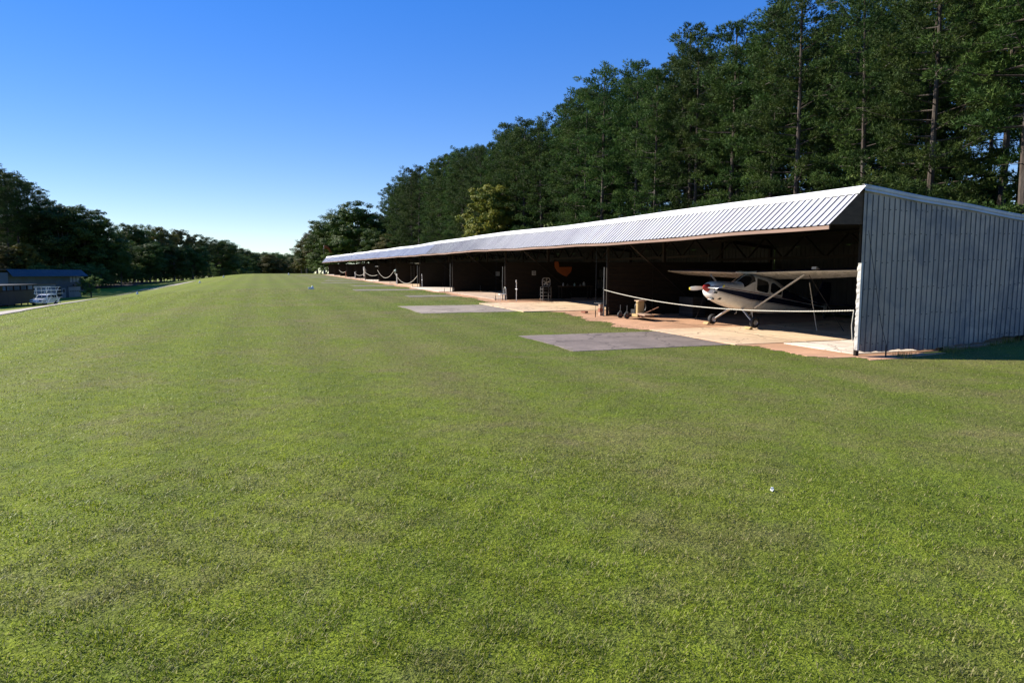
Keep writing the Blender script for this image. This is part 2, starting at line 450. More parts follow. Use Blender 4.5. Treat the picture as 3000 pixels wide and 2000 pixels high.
# red clay worn along the front of the hangar
dw_ = wob(3, .30, .8, 2.1, 4.7, 9.3, 21.0); _rr = random.Random(5)
def dw(y): return dw_(y) + (_rr.uniform(-.09, .09) if y < 60 else 0)
ys = np.concatenate([np.arange(13.72, 60, .07), np.arange(60, 176.5, .5)])
dirt = sheet('dirt_strip', lambda y: 14.1 + dw(y) - (.9 if 22 < y < 26 else 0)*math.sin((y-22)/4*3.14) + (1.1 if y < 14.4 else 0), lambda y: 24.5 if y > 14.5 else 17.6 + (y-13.7)*.9 + dw(y*3), ys, M_DIRT, .012, 10, thick=.03)
tag(dirt, kind='structure')
# aprons and floor slabs
def poly_edge(seed, base, amp=.05): 
    f = wob(seed, amp, 1.3, 5.1, 11, 23); return lambda y: base + f(y)
def add_struct(name, x0, x1, y0, y1, mat, off, seed=1):
    n = max(4, int((y1-y0)/.5)); o = sheet(name, poly_edge(seed, x0), poly_edge(seed+1, x1), np.linspace(y0, y1, n), mat, off, 12); return tag(o, kind='structure')
add_struct('apron', 8.45, 13.95, 17.9, 22.35, M_ASPH, .012, 1)
add_struct('apron', 7.4, 12.6, 33.4, 39.4, M_APRON2, .012, 5)
for k in range(2, 12):
    yc = (PY[k]+PY[k+1])/2
    add_struct('apron', 7.2 + (k*37 % 5)*.75, 14.2, yc-2.0 + (k % 3)*.4, yc+1.5, M_APRON3, .012, 9+k)
def floor(name, mat, x0, x1, y0, y1, nxp, nyp, off=.045):
    e = empty(name, (x0, y0, ztf(x0, y0))); tag(e, kind='structure')
    xs = np.linspace(x0, x1, nxp+1); yy = np.linspace(y0, y1, nyp+1)
    for i in range(nxp):
        for j in range(nyp):
            sheet('slab_panel', xs[i]+.012, xs[i+1]-.012, np.linspace(yy[j]+.012, yy[j+1]-.012, 5), mat, off + R.uniform(-.006, .006), 5, e)
floor('hangar_floor', M_CREAM, 14.0, 25.2, 17.75, 22.9, 4, 2, .03)
floor('hangar_floor', M_WHITEC, 15.75, 25.2, 14.75, 17.6, 4, 1, .04)
floor('hangar_floor', M_CREAM, 12.63, 25.2, 32.9, 40.6, 5, 2)
for k in range(2, 12):
    floor('hangar_floor', [M_PINKC, M_WHITEC, M_PINKC, M_PINKC, M_CREAM][k % 5 if k != 3 else 1], 15.0 - (.5 if k == 3 else 0), 25.2, PY[k]+.6, PY[k+1]-.6, 2, 2)
# forest floor behind the hangar
tag(sheet('forest_floor', lambda y: 26.5 + wob(12, .6, .4, 1.1)(y), 90, np.arange(-20, 340, 4.0), M_FOREST, .03, 16, thick=.02), kind='structure')
tag(sheet('forest_floor', lambda y: -170, lambda y: float(np.interp(y, [120, 180, 215, 260, 330, 430], [-52, -47, -38, -29, -19, -8])) + wob(14, 1.2, .2, .6)(y), np.arange(110, 430, 5.0), M_FOREST, .10, 26, thick=.02), kind='structure')
# gravel drive on the low side
DRV = [(-17.0, 30), (-18.0, 59), (-19.0, 90), (-18.8, 133), (-18.2, 165), (-17.6, 186)]
def drx(y): return float(np.interp(y, [p[1] for p in DRV], [p[0] for p in DRV]))
dgw = wob(31, .22, .3, .9, 2.3)
ys = np.arange(30, 186, 1.0)
sh = sheet('gravel_drive', lambda y: drx(y)-1.9+dgw(y), lambda y: drx(y)+1.9+dgw(y+50), ys, M_GRAVEL, .05, 5, thick=.05); tag(sh, kind='structure')
sh = sheet('gravel_spur', lambda y: -31 + (y-178)*.2 + dgw(y*2), lambda y: -15.8 + dgw(y*3), np.arange(186.2, 191.5, .8), M_GRAVEL, .05, 10, thick=.05); tag(sh, kind='structure')

# ------------------------------------------------------------------ grass blades (uncountable)
def no_grass(X, Y):
    m = (X > 14.25 + .35*np.sin(Y*1.9) + .2*np.sin(Y*5.3) + NR.normal(0, .22, X.shape)) & (Y > 14.0) & (X < 26)
    e1 = NR.normal(0, .15, X.shape) + .12*np.sin(X*2.7+Y*1.9)*np.sin(X*5.1-Y*4.3)
    m |= (X > 8.55+e1) & (X < 15.2) & (Y > 18.0+e1) & (Y < 22.2-e1)
    m |= (X > 7.5+e1) & (X < 15) & (Y > 33.5+e1) & (Y < 39.3-e1)
    m |= (X > 15.3) & (X < 17.9) & (Y > 13.82 + NR.normal(0, .09, X.shape)) & (Y < 14.5)
    for k in range(2, 12):
        yc = (PY[k]+PY[k+1])/2; x0 = 7.2 + (k*37 % 5)*.75
        m |= (X > x0-.1) & (X < 15) & (Y > yc-2.1+(k % 3)*.4) & (Y < yc+1.6)
    m |= (X > 26.4)
    return m
def grass():
    Vs = []; Fs = []; Ts = []; base = 0
    bands = [(2.6, 5.5, 3), (5.5, 9, 2), (9, 70, 1)]
    a0, a1 = math.radians(-24), math.radians(63)
    for d0, d1, seg in bands:
        # density falls off as d^-1.9 so that blades stay evenly spread in view
        n = int(150000*(a1-a0)*math.log(d1/d0)*(1.0 if seg > 1 else 1.05))
        d = np.exp(NR.uniform(math.log(d0), math.log(d1), n)); a = NR.uniform(a0, a1, n)
        # gather part of the blades in tussocks
        X = d*np.sin(a); Y = d*np.cos(a)
        tx = np.sin(X*9.1+np.sin(Y*6.3)*2.2)+np.sin(Y*8.3+np.sin(X*7.7)*2.0)
        keep = (NR.random(n) < .62 + .2*tx) & ~no_grass(X, Y)
        X = X[keep]; Y = Y[keep]; d = d[keep]; tx = tx[keep]; n = len(X)
        Z = zt(X, Y)
        L = (.020 + .028*NR.random(n)**1.8)*(1 + .12*tx)*(1 + .012*d)
        wd = (.0022 + .0020*NR.random(n)) + .00062*d
        hd = NR.uniform(0, 2*math.pi, n); lean = NR.uniform(.55, 1.45, n)
        dx = np.cos(hd)*np.sin(lean); dy = np.sin(hd)*np.sin(lean); dz = np.cos(lean)*.9 + .08
        px, py = -np.sin(hd)*wd/2, np.cos(hd)*wd/2
        tint = NR.random(n)
        Pz = Z - .004
        A = np.stack([X-px, Y-py, Pz], -1); B = np.stack([X+px, Y+py, Pz], -1)
        T = np.stack([X+dx*L, Y+dy*L, Z+dz*L], -1)
        if seg == 1:
            V = np.stack([A, B, T], 1).reshape(-1, 3); F = np.arange(3*n).reshape(-1, 3); k = 3
        else:
            mid = np.stack([X+dx*L*.45, Y+dy*L*.45, Z+dz*L*.62], -1); off = np.stack([px*.8, py*.8, px*0], -1)
            V = np.stack([A, B, mid-off, mid+off, T], 1).reshape(-1, 3)
            i = np.arange(n)[:, None]*5
            F = np.concatenate([i+[0, 1, 3], i+[0, 3, 2], i+[2, 3, 4]]); k = 5
        Vs.append(V); Fs.append(F+base); Ts.append(np.repeat(tint, k)); base += len(V)
    # taller weeds at the foot of the end wall
    n = 1500
    X = 15.9 + NR.random(n)*5.5; Y = 13.85 + NR.normal(0, .14, n); c = np.sin(X*7.3)+np.sin(X*3.1+1)
    k = (c > .35); X = X[k]; Y = Y[k]; n = len(X); Z = zt(X, Y)
    L = .10+.14*NR.random(n); hd = NR.uniform(0, 6.28, n); le = NR.uniform(.1, .7, n)
    px, py = -np.sin(hd)*.006, np.cos(hd)*.006
    V = np.stack([np.stack([X-px, Y-py, Z], -1), np.stack([X+px, Y+py, Z], -1), np.stack([X+np.cos(hd)*np.sin(le)*L, Y+np.sin(hd)*np.sin(le)*L, Z+np.cos(le)*L], -1)], 1).reshape(-1, 3)
    Vs.append(V); Fs.append(np.arange(3*n).reshape(-1, 3)+base); Ts.append(np.repeat(NR.random(n)*.6, 3))
    me = fast_mesh('grass', np.concatenate(Vs), np.concatenate(Fs), 3); set_attr(me, 'tint', np.concatenate(Ts))
    o = link('grass', me, M_BLADE)
    tag(o, 'short mown grass covering the airfield', 'grass', kind='stuff')
    print('grass tris', len(me.polygons))
grass()

# ------------------------------------------------------------------ trees
def needle_mesh(name, puffs, rng, ntuft, nneed, L=.26, wd=.026):
    """puffs: list of (centre, radius, outward dir). Every tuft is a brush of needles."""
    cs = np.array([p[0] for p in puffs]); rs = np.array([p[1] for p in puffs]); ds = np.array([p[2] for p in puffs])
    n = len(cs)*ntuft
    u = rng.normal(size=(n, 3)); u /= np.linalg.norm(u, axis=1)[:, None]
    rr = rng.random(n)**.33
    P = np.repeat(cs, ntuft, 0) + u*np.repeat(rs, ntuft)[:, None]*rr[:, None]*np.array([1, 1, .62])
    ax = u*np.array([1, 1, .8])*.8 + np.repeat(ds, ntuft, 0)*.7 + np.array([0, 0, .5]); ax /= np.linalg.norm(ax, axis=1)[:, None]
    m = n*nneed
    B = np.repeat(P, nneed, 0); A = np.repeat(ax, nneed, 0)
    e = rng.normal(size=(m, 3)); D = A + e*.62; D /= np.linalg.norm(D, axis=1)[:, None]
    ln = L*(.65+.6*rng.random(m)); B = B + A*(rng.random(m)*.12)[:, None]
    UU = np.repeat(u*.75 + np.repeat(ds, ntuft, 0)*.35 + np.array([0, 0, .3]), nneed, 0); s = np.cross(D, UU + rng.normal(size=(m, 3))*.22); s /= np.linalg.norm(s, axis=1)[:, None]+1e-9
    s *= wd*.5
    V = np.stack([B-s, B+s, B+D*ln[:, None]], 1).reshape(-1, 3)
    me = fast_mesh(name, V, np.arange(3*m).reshape(-1, 3), 3)
    tint = np.clip(np.repeat(np.repeat(rng.random(len(cs)), ntuft)*.6+rng.random(n)*.22, nneed) + rng.normal(0, .05, m), 0, 1)
    set_attr(me, 'tint', np.repeat(tint, 3)); me.materials.append(M_NEEDLE)
    return me

def pine_proto(seed, H=22, cb=.38, Rm=3.4, low=0, dens=1.0, top=1.0):
    r = random.Random(seed); g = np.random.default_rng(seed)
    tr = MB(); n = 9
    bend = [(r.uniform(-.25, .25), r.uniform(-.25, .25)) for _ in range(3)]
    def ctr(t): return Vector((bend[0][0]*math.sin(t*3)+bend[1][0]*t*t*1.5, bend[0][1]*math.sin(t*2.6)+bend[1][1]*t*t*1.5, t*H))
    tr.tube([ctr(i/n)-Vector((0, 0, .25 if i == 0 else 0)) for i in range(n+1)], [H*.0098*(1.15-.98*i/n)+(.06 if i == 0 else 0)+.012 for i in range(n+1)], 8)
    puffs = []
    nb = int(54*dens)
    hs = [cb + (1-cb)*((i+.5)/nb)**.92 for i in range(nb)]
    for _ in range(low): hs.append(r.uniform(.07, cb))
    for bi, t in enumerate(hs):
        isl = t < cb
        a = bi*2.399 + r.uniform(-.5, .5)
        f = (t-cb)/(1-cb)
        rad = Rm*(.62+.38*min(1, f/.2))*math.sqrt(max(.05, 1-(max(0, f-.28)/.74)**2.3))*r.uniform(.68, 1.12) if not isl else Rm*r.uniform(.6, .95)
        p0 = ctr(t); up = (.05+.55*f)*rad*(top) if not isl else r.uniform(-.15, .25)*rad
        d = Vector((math.cos(a), math.sin(a), 0))
        p1 = p0 + d*rad*.5 + Vector((0, 0, up*.35 - .1)); p2 = p0 + d*rad + Vector((0, 0, up))
        tr.tube([p0, p1, p2], [.05*(1.2-f)+.012, .03*(1.2-f)+.008, .008], 4, cap=False)
        k = max(2, int(rad*2.1))
        for j in range(k):
            s = .36 + .64*(j+.6)/k if rad > 1 else .8
            base = p0.lerp(p1, s*2) if s < .5 else p1.lerp(p2, s*2-1)
            side = Vector((-d.y, d.x, 0))*r.uniform(-.6, .6)*rad*s*.8
            c = base + side + Vector((0, 0, r.uniform(-.1, .4)))
            if side.length > .5: tr.tube([base, c], [.02, .01], 3, cap=False)
            dd = (d*.8 + side*.3 + Vector((0, 0, .35))).normalized()
            puffs.append((tuple(c), r.uniform(.34, .66)*(1.0 if rad > 1.2 else .8), tuple(dd)))
        if isl and r.random() < .5: pass
    for _ in range(4): puffs.append((tuple(ctr(1)+Vector((r.uniform(-.3, .3), r.uniform(-.3, .3), r.uniform(-.6, .15)))), .5, (0, 0, 1)))
    # a few bare dead stubs below the crown
    for _ in range(5):
        t = r.uniform(.15, cb+.1); a = r.uniform(0, 6.28); L = r.uniform(.4, 1.3); p = ctr(t)
        tr.tube([p, p+Vector((math.cos(a)*L, math.sin(a)*L, r.uniform(-.2, .3)*L))], [.03, .008], 3, cap=False)
    crown = needle_mesh('crown', puffs, g, 26, 11, .22, .040)
    root = empty('pine_tree', (0, 0, -500))
    tr.build('trunk', M_BARKP, root, False, True)
    link('crown', crown, None, root, False)
    root['H'] = H
    return root

def broad_proto(seed, H=15, W=5.0, leaf=.25, nclump=330, nl=100, mat=None, trunk=.16, shape=1.0, name='broadleaf_tree', nlobe=11):
    r = random.Random(seed); g = np.random.default_rng(seed)
    tr = MB(); root = empty(name, (0, 0, -500)); root['H'] = H
    ht = H*trunk
    tr.tube([(0, 0, -.25), (r.uniform(-.1, .1), r.uniform(-.1, .1), ht*.5), (r.uniform(-.2, .2), r.uniform(-.2, .2), ht), (0, 0, H*.75)], [H*.02+.04, H*.016+.02, H*.013+.015, .03], 8)
    # lobes make the outline uneven
    lobes = []
    for i in range(11):
        a = i*2.399; f = (i+.5)/11
        zc = ht + (H-ht)*(.12+.76*f); rr = W*(math.sin(math.pi*min(1, (.2+.75*f)))**.7)*r.uniform(.45, .75)*shape
        c = Vector((math.cos(a)*rr, math.sin(a)*rr, zc)); lobes.append((c, W*r.uniform(.40, .60)))
        p0 = Vector((0, 0, ht*.8+(zc-ht)*.35))
        mid = p0.lerp(c, .5)+Vector((0, 0, .3)); tr.tube([p0, mid, c], [H*.007+.012, H*.004+.01, .012], 5, cap=False)
    C_ = []; N_ = []
    for i in range(nclump):
        c, rad = lobes[i % len(lobes)]
        u = g.normal(size=3); u /= np.linalg.norm(u); u[2] = u[2]*.9+.1
        C_.append(np.array(c)+u*rad*(.55+.5*g.random())*np.array([1, 1, .9])); N_.append(u)
    C_ = np.array(C_); m = nclump*nl; cr = (.32+.3*g.random(nclump))*W/5*1.25
    off = g.normal(size=(m, 3)); off /= np.linalg.norm(off, axis=1)[:, None]; off *= (g.random(m)**.4)[:, None]
    P = np.repeat(C_, nl, 0) + off*np.repeat(cr, nl)[:, None]*np.array([1.25, 1.25, .8])
    nrm = np.repeat(np.array(N_), nl, 0)*.7 + off*.5 + g.normal(size=(m, 3))*.42 + np.array([0, 0, .3]); nrm /= np.linalg.norm(nrm, axis=1)[:, None]
    t = np.cross(nrm, g.normal(size=(m, 3))); t /= np.linalg.norm(t, axis=1)[:, None]+1e-9; b = np.cross(nrm, t)
    s = (leaf*(.6+.7*g.random(m)))[:, None]
    V = np.stack([P-t*s*.5, P+b*s*.33, P+t*s*.55, P-b*s*.33], 1).reshape(-1, 3)
    me = fast_mesh('crown', V, np.arange(4*m).reshape(-1, 4), 4)
    tint = np.clip(np.repeat(g.random(nclump)*.5, nl)+g.random(m)*.5, 0, 1)
    set_attr(me, 'tint', np.repeat(tint, 4)); me.materials.append(mat or M_LEAF)
    tr.build('trunk', M_BARKD, root, False, True); link('crown', me, None, root, False)
    return root

USED = set()
def plant(proto, x, y, H, rz, label, cat, group=None, wide=1.0, sink=0):
    if proto.name in USED: o = copy_tree(proto)
    else: o = proto; USED.add(proto.name)
    s = H/proto['H']; o.location = (x, y, ztf(x, y)-sink); o.rotation_euler = (R.uniform(-.02, .02), R.uniform(-.02, .02), rz); o.scale = (s*wide, s*wide, s)
    for k in ('label', 'group'):
        if k in o: del o[k]
    tag(o, label, cat, group); return o

PF = [pine_proto(11, 22, .24, 3.5, 5), pine_proto(12, 22, .16, 3.9, 4, 1.1), pine_proto(13, 21, .34, 3.3, 9, .9), pine_proto(17, 22, .20, 4.1, 3, 1.15), pine_proto(18, 21, .42, 3.7, 6, .85)]
PB = [pine_proto(14, 24, .52, 3.2, 1, .85), pine_proto(15, 23, .48, 3.5, 0, .9), pine_proto(16, 24, .45, 3.0, 2, .9)]
# pines behind the hangar: front row then deeper rows
ORD = ['first', 'second', 'third', 'fourth', 'fifth', 'sixth', 'seventh', 'eighth', 'ninth', 'tenth', 'eleventh', 'twelfth']
def bay_word(y): return ORD[int(np.clip(np.searchsorted(PY, y)-1, 0, 11))]
LAB_B = 'tall dark green pine deeper in the wood behind the hangar pines'
y = 15.5; i = 0
while y < 178:
    x = 31.6 + R.uniform(-1.2, 1.6)
    plant(PF[R.randrange(4) if y > 62 else (0, 2, 4, 1, 3)[R.randrange(5)]], x, y, R.uniform(.93, 1.06)*float(np.interp(y, [15, 50, 130], [17.6, 18.6, 20.8])), R.uniform(0, 6.28), 'tall pine in the front row behind the %s bay from the grey end wall' % bay_word(y), 'tree', 'pines in the front row behind the hangar', R.uniform(.9, 1.12))
    y += R.uniform(3.3, 5.2); i += 1
for row, (x0, st, ymax) in enumerate([(36.5, 4.6, 185), (41.5, 5.0, 185), (47, 5.6, 180), (53, 6.4, 170), (60, 7, 150)]):
    y = 18 + row*3
    while y < ymax:
        plant((PB+PF)[R.randrange(5)], x0+R.uniform(-2, 2), y, R.uniform(18.5, 22)+row*.5, R.uniform(0, 6.28), 'tall pine in the %s row of the wood in line with the %s hangar bay' % (ORD[row+1], bay_word(y)), 'tree', 'pines deeper in the wood', R.uniform(.9, 1.15))
        y += st*R.uniform(.75, 1.3)

def at(px, depth):
    """ground position on the bearing of a landmark in the photograph at a given distance along the view axis"""
    u = (px-1500)/2000.0; c, s = math.cos(YAW), math.sin(YAW)
    k = math.cos(PITCH)
    return (s*k+c*u)*depth, (c*k-s*u)*depth

BR = [broad_proto(21, 15, 5.0), broad_proto(22, 15, 4.4, shape=.9), broad_proto(23, 14, 5.4, trunk=.18)]
BY = broad_proto(24, 12, 3.6, mat=M_LEAFY, trunk=.12, shape=.9)
BT = broad_proto(25, 14, 4.6, mat=M_LEAFR, trunk=.15)
SH = [broad_proto(31, 5, 2.3, .17, 90, 60, M_LEAFB, .08, .9, 'understory_shrub'), broad_proto(32, 6, 2.0, .17, 90, 60, M_LEAFB, .1, .8, 'understory_shrub')]
SAP = [pine_proto(41, 5.5, .12, 1.5, 0, .45, 1.3), pine_proto(42, 6.5, .15, 1.6, 0, .5, 1.3)]
for s_ in SAP: s_.name = 'young_pine'
# understory behind the hangar
y = 16
while y < 150:
    plant(SH[R.randrange(2)], 29.2+R.uniform(-.8, 2.6), y, R.uniform(3.2, 5.6), R.uniform(0, 6), 'leafy green shrub under the pines behind the %s bay from the end wall' % bay_word(y), 'shrub', 'understory shrubs behind the hangar', R.uniform(.9, 1.2))
    y += R.uniform(2.2, 4.2)
y = 17
while y < 120:
    plant(SAP[R.randrange(2)], 28.4+R.uniform(-.7, 1.2), y, R.uniform(4.4, 6.2), R.uniform(0, 6), 'bushy young pine at the hangar back above the %s bay from the end wall' % bay_word(y), 'tree', 'young pines behind the hangar', R.uniform(1.0, 1.3))
    y += R.uniform(4.0, 8.5)
y = 30
while y < 150:
    plant(BR[R.randrange(3)], 40+R.uniform(-4, 12), y, R.uniform(7, 11), R.uniform(0, 6), 'broadleaf tree among the pine trunks in line with the %s hangar bay' % bay_word(y), 'tree', 'broadleaf trees inside the pine wood')
    y += R.uniform(6, 12)
for i in range(72):
    yy = R.uniform(14, 95) if i < 46 else R.uniform(14, 40); xx = R.uniform(33.5, 58) if i < 46 else yy*1.3+R.uniform(8, 20)
    plant(SH[i % 2], xx, yy, R.uniform(4.5, 8.5), R.uniform(0, 6), 'leafy shrub filling the gaps between the pine trunks deep in the wood', 'shrub', 'shrubs deep in the pine wood', R.uniform(1.1, 1.5))
# yellowing tree and the broadleaf group beyond the far end of the hangar
x, y = at(1440, 88); plant(BY, x, y, 12.6, .4, 'tree with yellowing leaves standing out before the dark pines', 'tree')
for px, d, H, pr, wd, lab in [
    (1062, 182, 18.5, BR[1], 1.5, 'tall rounded grey-green broadleaf tree behind the far end of the hangar'),
    (1015, 194, 18.0, BR[0], 1.4, 'broad green tree beside the tallest rounded tree past the hangar'),
    (972, 200, 14.5, BR[2], 1.35, 'full green tree directly behind the windsock'),
    (935, 212, 13.5, BT, 1.25, 'russet-topped tree at the edge of the woods past the hangar'),
    (905, 225, 11.5, BR[2], 1.0, 'dark green tree at the corner of the woods past the hangar'),
    (890, 240, 8.5, BY, 1.0, 'low yellow-green tree where the woods meet the runway'),
    (1110, 172, 11, BR[2], 1.2, 'low brownish tree filling the gap before the pines'),
    (1135, 190, 16, BR[0], 1.2, 'dark tree between the rounded broadleaf tree and the pines'),
    (1150, 165, 9.5, BT, 1.3, 'bushy autumn-tinted tree low behind the hangar roof'),
    (1000, 190, 6.5, SH[0], 1.5, 'wide shrub at the foot of the woods beyond the hangar'),
    (948, 196, 7.0, SH[0], 1.5, 'rounded shrub between the windsock pole and the woods'),
    (962, 200, 7.5, SH[1], 1.6, 'tall shrub directly behind the far gable of the hangar'),
    (935, 205, 6.5, SH[1], 1.5, 'dark shrub below the russet-topped tree'),
    (985, 186, 6.0, SH[0], 1.8, 'spreading shrub behind the far end bays'),
    (1060, 178, 6.0, SH[1], 1.6, 'bright shrub showing over the far end of the hangar roof')]:
    x, y = at(px, d); plant(pr, x, y, H, R.uniform(0, 6), lab, 'tree' if 'shrub' not in lab else 'shrub', None, wd)
# woods on the low side beyond the drive
LP = [(-25, 168, 29, PB[0], 1.1), (8, 172, 30.5, PB[1], 1.1), (40, 180, 29.5, PB[2], 1.2), (75, 186, 29, PB[0], 1.1), (108, 192, 28, PB[1], 1.1), (140, 196, 26.5, PB[2], 1.1), (172, 200, 24, PF[1], 1.1), (20, 180, 30, PF[0], 1.2), (60, 190, 30, PF[3], 1.2)]
for px, d, H, pr, wd in LP:
    x, y = at(px, d); plant(pr, x, y, H, R.uniform(0, 6), 'tall high-crowned pine rising behind the blue metal building', 'tree', 'pines behind the blue building', wd)
for px, d, H, pr, wd, lab in [
    (205, 190, 22.5, BR[0], 1.25, 'large dark round-crowned tree towering behind the blue building end'),
    (265, 194, 22.5, BR[1], 1.35, 'large dark tree right of the building with lumpy crown against the sky'),
    (310, 200, 18.5, BR[2], 1.1, 'dark tree at the shoulder of the large round tree beside the drive'),
    (150, 195, 23, BR[2], 1.2, 'dark leafy tree between the building pines and the round tree'),
    (95, 175, 12, BY, 1.1, 'sunlit yellow-green tree glimpsed between the trunks behind the building'),
    (30, 172, 11, BT, 1.2, 'low tree in the shade behind the dark lean-to shed'),
    (380, 232, 19.5, BR[1], 1.15, 'dark tree beyond the pale bush by the drive fork'),
    (425, 240, 20, BR[0], 1.1, 'tall dark tree before the autumn-tinted tree across the field'),
    (480, 252, 20, BT, 1.25, 'broad tree with brownish autumn top across the field'),
    (540, 262, 19.5, BT, 1.2, 'tinted tree with ragged top at the end of the tall left woods'),
    (590, 275, 18, BR[1], 1.1, 'tree standing at the low shoulder of the left woods'),
    (350, 215, 14, BR[2], 1.2, 'dark tree behind the pale bush beside the gravel spur'),
    (450, 225, 13, BR[2], 1.3, 'spreading dark tree along the shaded edge of the field'),
    (520, 240, 13, BR[0], 1.3, 'low dark tree along the shaded edge below the tinted tree'),
    (575, 255, 13, BR[2], 1.3, 'low dark tree at the shaded field edge below the low shoulder')]:
    x, y = at(px, d); plant(pr, x, y, H, R.uniform(0, 6), lab, 'tree', None, wd)
for i, (px, d, H) in enumerate([(620, 300, 16.5), (640, 312, 17), (662, 325, 17), (688, 345, 15), (712, 370, 14), (735, 400, 12.5), (600, 300, 15), (650, 330, 15), (680, 360, 14)]):
    x, y = at(px, d); plant((PB[1], BR[0], BR[2])[i % 3], x, y, H+1.5, R.uniform(0, 6), 'dark tree in the shaded line that narrows toward the runway end', 'tree', 'dark treeline toward the runway end', 1.5)
for i in range(34):
    px = 715 + i*5.6 + R.uniform(-3, 3); d = 430 + R.uniform(0, 110)
    x, y = at(px, d); plant((BR+[BT])[i % 4], x, y, R.uniform(16, 23), R.uniform(0, 6), 'distant green tree closing the view past the end of the runway', 'tree', 'distant trees past the runway end', 1.4)
# a deeper layer so that the left woods read as a mass
for i in range(26):
    px = -60 + i*25; d = 215 + max(0, i-6)*7 + R.uniform(0, 20)
    x, y = at(px, d); plant((BR+PB)[i % 6], x, y, R.uniform(14, 18) if i > 9 else R.uniform(18, 23), R.uniform(0, 6), 'tree in the dark interior of the woods across the field', 'tree', 'trees inside the left woods', 1.35)
for px, d, H, pr, wd, lab in [(275, 147, 4.6, SH[0], 1.25, 'dark round bush at the far end of the blue building'), (365, 195, 10.5, BR[2], .85, 'pale green bush-like tree beside the gravel spur'),
                              (335, 188, 3.6, SH[1], 1.9, 'low spreading hedge at the foot of the pale bush'), (300, 185, 6, SH[0], 1.2, 'leafy shrub in the shade beyond the round bush')]:
    x, y = at(px, d); plant(pr, x, y, H, R.uniform(0, 6), lab, 'bush', None, wd)

for i in range(78):
    px = -40 + i*10.0 + R.uniform(-4, 4); d = float(np.interp(px, [-40, 250, 300, 400, 600, 660, 740], [165, 176, 190, 215, 262, 300, 380])) + R.uniform(0, 14)
    x, y = at(px, d); plant(SH[i % 2], x, y, R.uniform(4.5, 7.5), R.uniform(0, 6), 'dark shrub along the shaded edge of the woods across the field', 'shrub', 'shrubs along the left wood edge', 1.5)

# ------------------------------------------------------------------ the long open hangar
HZ0 = ztf(XF, PY[0])
hangar = empty('open_hangar', (XF, PY[0], HZ0))
tag(hangar, 'long open-fronted hangar with white ribbed awning roof and grey metal end wall', 'hangar')

def rib_profile(u0, u1, pitch, rw, rh, ph=0.0):
    """points (u, h) of ribbed sheet across its width"""
    pts = [(u0, 0)]; k = math.ceil((u0-ph)/pitch)
    while ph + k*pitch < u1 - rw*.5:
        c = ph + k*pitch
        if c - rw/2 > u0 + 1e-4:
            pts += [(c-rw/2, 0), (c-rw/4, rh), (c+rw/4, rh), (c+rw/2, 0)]
        k += 1
    pts.append((u1, 0)); return pts

# end wall: separate ribbed sheets
def wall_top(x): return RZ(PY[0]) - .14 - .097*(x-XF)
def wall_bot(x): return -2.18 + (ztf(x, 13.7)+.015+2.18)*float(sstep(17.2, 18.4, x))
u = XF - .02; si = 0
jag = wob(77, .025, 3.1, 9.7, 23)
while u < XB:
    u1 = min(u+.80, XB)
    prof = rib_profile(u, u1+.03, .20, .05, .026, XF+.11)
    zj = R.uniform(-.02, .02); yo = (.004 if si % 2 else 0)
    P = [[(x, PY[0]-.035-h-yo - (.03*math.sin(x*2.3)*max(0, 1-t*2.2) if t < .45 else 0), (wall_top(x)*t + (wall_bot(x)+jag(x)+zj)*(1-t))) for x, h in prof] for t in (0, .12, .25, .4, .6, .8, 1)]
    s = MB().grid(P).build('wall_sheet', M_GALV, hangar, True)
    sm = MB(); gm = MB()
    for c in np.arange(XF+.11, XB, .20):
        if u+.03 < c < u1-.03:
            for sd in (-1, 1):  # dark strip at each rib foot, painting in the flank shadow
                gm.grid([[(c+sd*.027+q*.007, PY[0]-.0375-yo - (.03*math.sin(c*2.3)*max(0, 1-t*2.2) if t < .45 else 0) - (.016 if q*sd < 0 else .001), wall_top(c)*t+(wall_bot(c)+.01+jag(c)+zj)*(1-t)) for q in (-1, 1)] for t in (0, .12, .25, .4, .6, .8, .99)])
    if gm.v: gm.build('rib_shade_line', M_RIBSHADE, s, True, kind='stuff')
    for c in np.arange(XF+.11, XB, .20):
        if u < c < u1-.03:
            for zz in (-1.95, -1.2, -.45, .3, 1.05, 1.7):
                z2 = zz + R.uniform(-.03, .03) + .02*(c-XF)
                if z2 < wall_top(c)-.06 and R.random() < .86: sm.box((c, PY[0]-.066-yo, z2), (.022, .02, .022))
    if sm.v: sm.build('screws', M_BLACK, s, True, kind='stuff'); 
    u += .80; si += 1
# end wall girts behind the sheets
for zz in (-1.9, -.6, .7, 1.6):
    MB().box(((XF+XB)/2, PY[0]+.05, zz if zz < 1.2 else 1.2), (XB-XF-.4, .08, .12)).build('girt', M_DARKWOOD, hangar)
# rake trim along the top of the end wall
for a, b in ((XF-.06, XF+3.05), (XF+3.03, XF+6.2), (XF+6.18, XB+.35)):
    rows = []
    o_ = .006 if a > XF+3.1 or a < XF else 0
    for dy, dz in ((.05, .05), (-.05-o_, .05), (-.075-o_, .02), (-.075-o_, -.05), (-.06-o_, -.065), (-.085-o_, -.13), (-.07-o_, -.145), (.0, -.145)):
        rows.append([(x, PY[0]+dy, RZ(PY[0])-.097*(x-XF)+dz+.012*math.sin(x*1.7)) for x in np.linspace(a, b, 7)])
    MB().grid(rows).build('rake_trim', M_TRIM, hangar)
